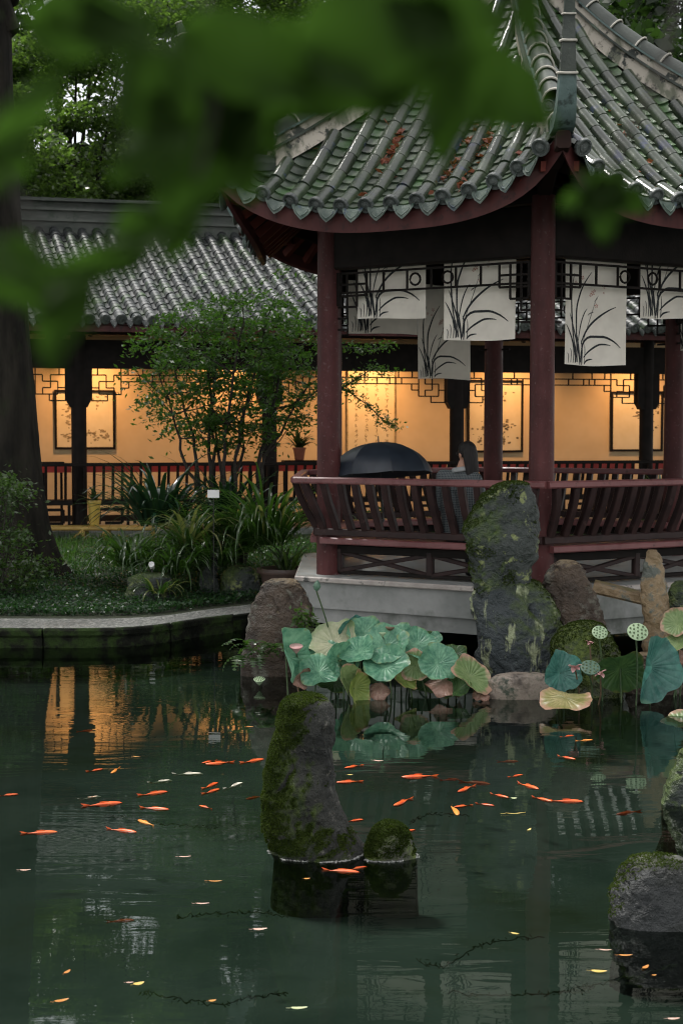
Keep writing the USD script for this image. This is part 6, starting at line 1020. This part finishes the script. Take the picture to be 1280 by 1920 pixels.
obj('trousers', smooth_body(chains([[(V(-.085, .02, .09), .118), (V(-.1, .44, .1), .076), (V(-.1, .475, -.3), .055)], [(V(.085, .02, .09), .118), (V(.1, .44, .1), .076), (V(.1, .475, -.3), .055)], [(V(-.085, .02, .09), .118), (V(.085, .02, .09), .118)]]), .02, 12), M['trousers'], per)
for sx in (-.1, .1): obj('shoe', smooth_body(chains([[(V(sx, .44, -.355), .045), (V(sx, .53, -.365), .042), (V(sx, .63, -.375), .034)]]), .012, 8), M['black_metal'], per)
hair = m3.Manifold.batch_boolean([m3.Manifold.batch_hull([hell(-.03, 0, .03, .1, .088, .096), hell(.02, 0, .065, .06, .07, .055)]), m3.Manifold.batch_hull([hell(-.07, 0, .0, .06, .085, .07), hell(-.085, -.01, -.16, .045, .075, .06), hell(-.09, -.01, -.3, .03, .06, .05)])], m3.OpType.Add) - m3.Manifold.batch_hull([hell(.09, 0, .0, .06, .075, .055), hell(.09, 0, -.11, .07, .075, .06)])
obj('hair', smooth_body(hair, .012, 6), M['hair'], per)
for sg in (-1, 1):
    e = H(.078, sg * .03, .006); obj('eye', MB().lathe([(.011, -.004), (.008, .004), (.001, .007)], e, 10, (hs, hu, hf)), M['black_metal'], bd)
gl = MB()
for sg in (-1, 1): gl.tube([H(.098, sg * .033, .004) + hs * .024 * math.cos(a) + hu * .018 * math.sin(a) for a in np.linspace(0, 2 * PI, 13)], .002, 5, caps=False); gl.tube([H(.096, sg * .057, .008), H(.0, sg * .078, .008)], .002, 5)
obj('spectacles', gl, M['black_metal'], per)
# ================================================================ leaves of the near branch, hanging close before the viewer
M['near_leaf'] = foliage('deep_green_near_leaves', (.016, .036, .006), (.03, .062, .010), rough=.7, trans=.45, spec=.1, tcol=(.042, .1, .012), island=.3)
def near_leaf(parent, px, py, Y, L, w, ang, tilt, seed, lobes=0):
    'an ovate leaf; ang its direction in the view, tilt how far it leans back'
    rg = random.Random(seed); c = P(px, py, Y); d = np.array([math.cos(ang), 0, math.sin(ang)]); s = np.array([-math.sin(ang), 0, math.cos(ang)]); n = np.array([0, -1.0, 0]); s, n = s * math.cos(tilt) + n * math.sin(tilt), n * math.cos(tilt) - s * math.sin(tilt); g = []
    for q in np.linspace(0, 1, 15):
        hw = .8 * w * (math.sin(PI * q ** .8) ** .85) * (1 + (.22 * math.sin(q * 12.0 + seed) if lobes else 0)); z = -.12 * L * (q - .5) ** 2
        g.append([c + d * (q - .5) * L + s * hw * x + n * (z + .18 * hw * abs(x) + .004 * math.sin(9 * q + x * 3 + seed)) for x in (-1, -.55, 0, .55, 1)])
    obj('leaf', MB().grid(np.array(g)), M['near_leaf'], parent)
BR = [('leafy branch', 'blurred leafy branch hanging close across the upper left of the view', [(300, 190, .66, .06, .024, -.9, .3), (400, 170, .68, .075, .030, -1.2, .2), (300, 260, .66, .06, .022, -2.4, .4), (370, 300, .7, .075, .028, -1.9, .2), (470, 110, .64, .07, .024, -.4, .3), (190, 40, .62, .055, .017, 2.9, .2), (430, 250, .68, .065, .026, -1.3, .3), (340, 400, .74, .055, .018, -1.9, .2), (250, 455, .72, .05, .017, -2.3, .3), (470, 210, .68, .055, .02, -1.0, .2), (150, 40, .62, .05, .02, .1, .4)], [(380, -140), (390, 60), (400, 180), (370, 330)]),
      ('leafy branch', 'blurred leafy branch hanging close over the pavilion roof', [(550, 90, .66, .05, .018, .2, .3), (640, 130, .66, .075, .026, -.3, .25), (700, 60, .64, .075, .03, .3, .2), (600, 190, .68, .055, .015, -2.7, .3), (690, 170, .68, .05, .015, -.2, .3), (780, 60, .66, .07, .026, .1, .3), (840, 20, .64, .06, .022, -.2, .2), (850, 130, .68, .065, .024, -1.1, .2), (930, 165, .70, .07, .024, -.6, .2), (835, 225, .72, .05, .016, -1.6, .2), (985, 170, .72, .035, .012, -1.2, .2), (990, 20, .66, .05, .01, -1.3, .3)], [(860, -140), (800, 20), (720, 100), (640, 160)]),
      ('leafy branch', 'blurred leaves close before the trunk at the left edge of the view', [(50, 210, .62, .06, .011, .8, .5), (20, 300, .66, .035, .012, 1.1, .3), (40, 520, .66, .05, .013, .3, .2), (120, 600, .68, .06, .015, -1.9, .2), (165, 500, .7, .05, .012, .6, .2), (20, 480, .62, .04, .012, 2.8, .3), (100, 560, .7, .05, .016, -.6, .3)], [(-140, 60), (-40, 240), (60, 420), (100, 560)]),
      ('leafy branch', 'blurred maple-like leaf close before the right side of the pavilion', [(1130, 390, .9, .046, .017, -1.5, .2), (1098, 372, .9, .04, .013, -2.7, .2), (1165, 370, .9, .04, .013, -.4, .2), (1112, 345, .9, .028, .011, 2.4, .2), (1152, 342, .9, .028, .011, .7, .2)], [(1300, -200), (1240, 120), (1160, 280), (1132, 345)])]
for i, (nm, lab, lv, tw) in enumerate(BR):
    t = thing('near_branch', lab, 'branch')
    q = np.array([P(x, y, .66 if i < 3 else .9) for x, y in tw]); obj('twig', MB().tube(PchipInterpolator(np.linspace(0, 1, len(q)), q)(np.linspace(0, 1, 14)), np.linspace(.0022, .0012, 14), 6), M['stem'], t)
    for j, a in enumerate(lv): near_leaf(t, *a, seed=j + 20 * i, lobes=i == 3)
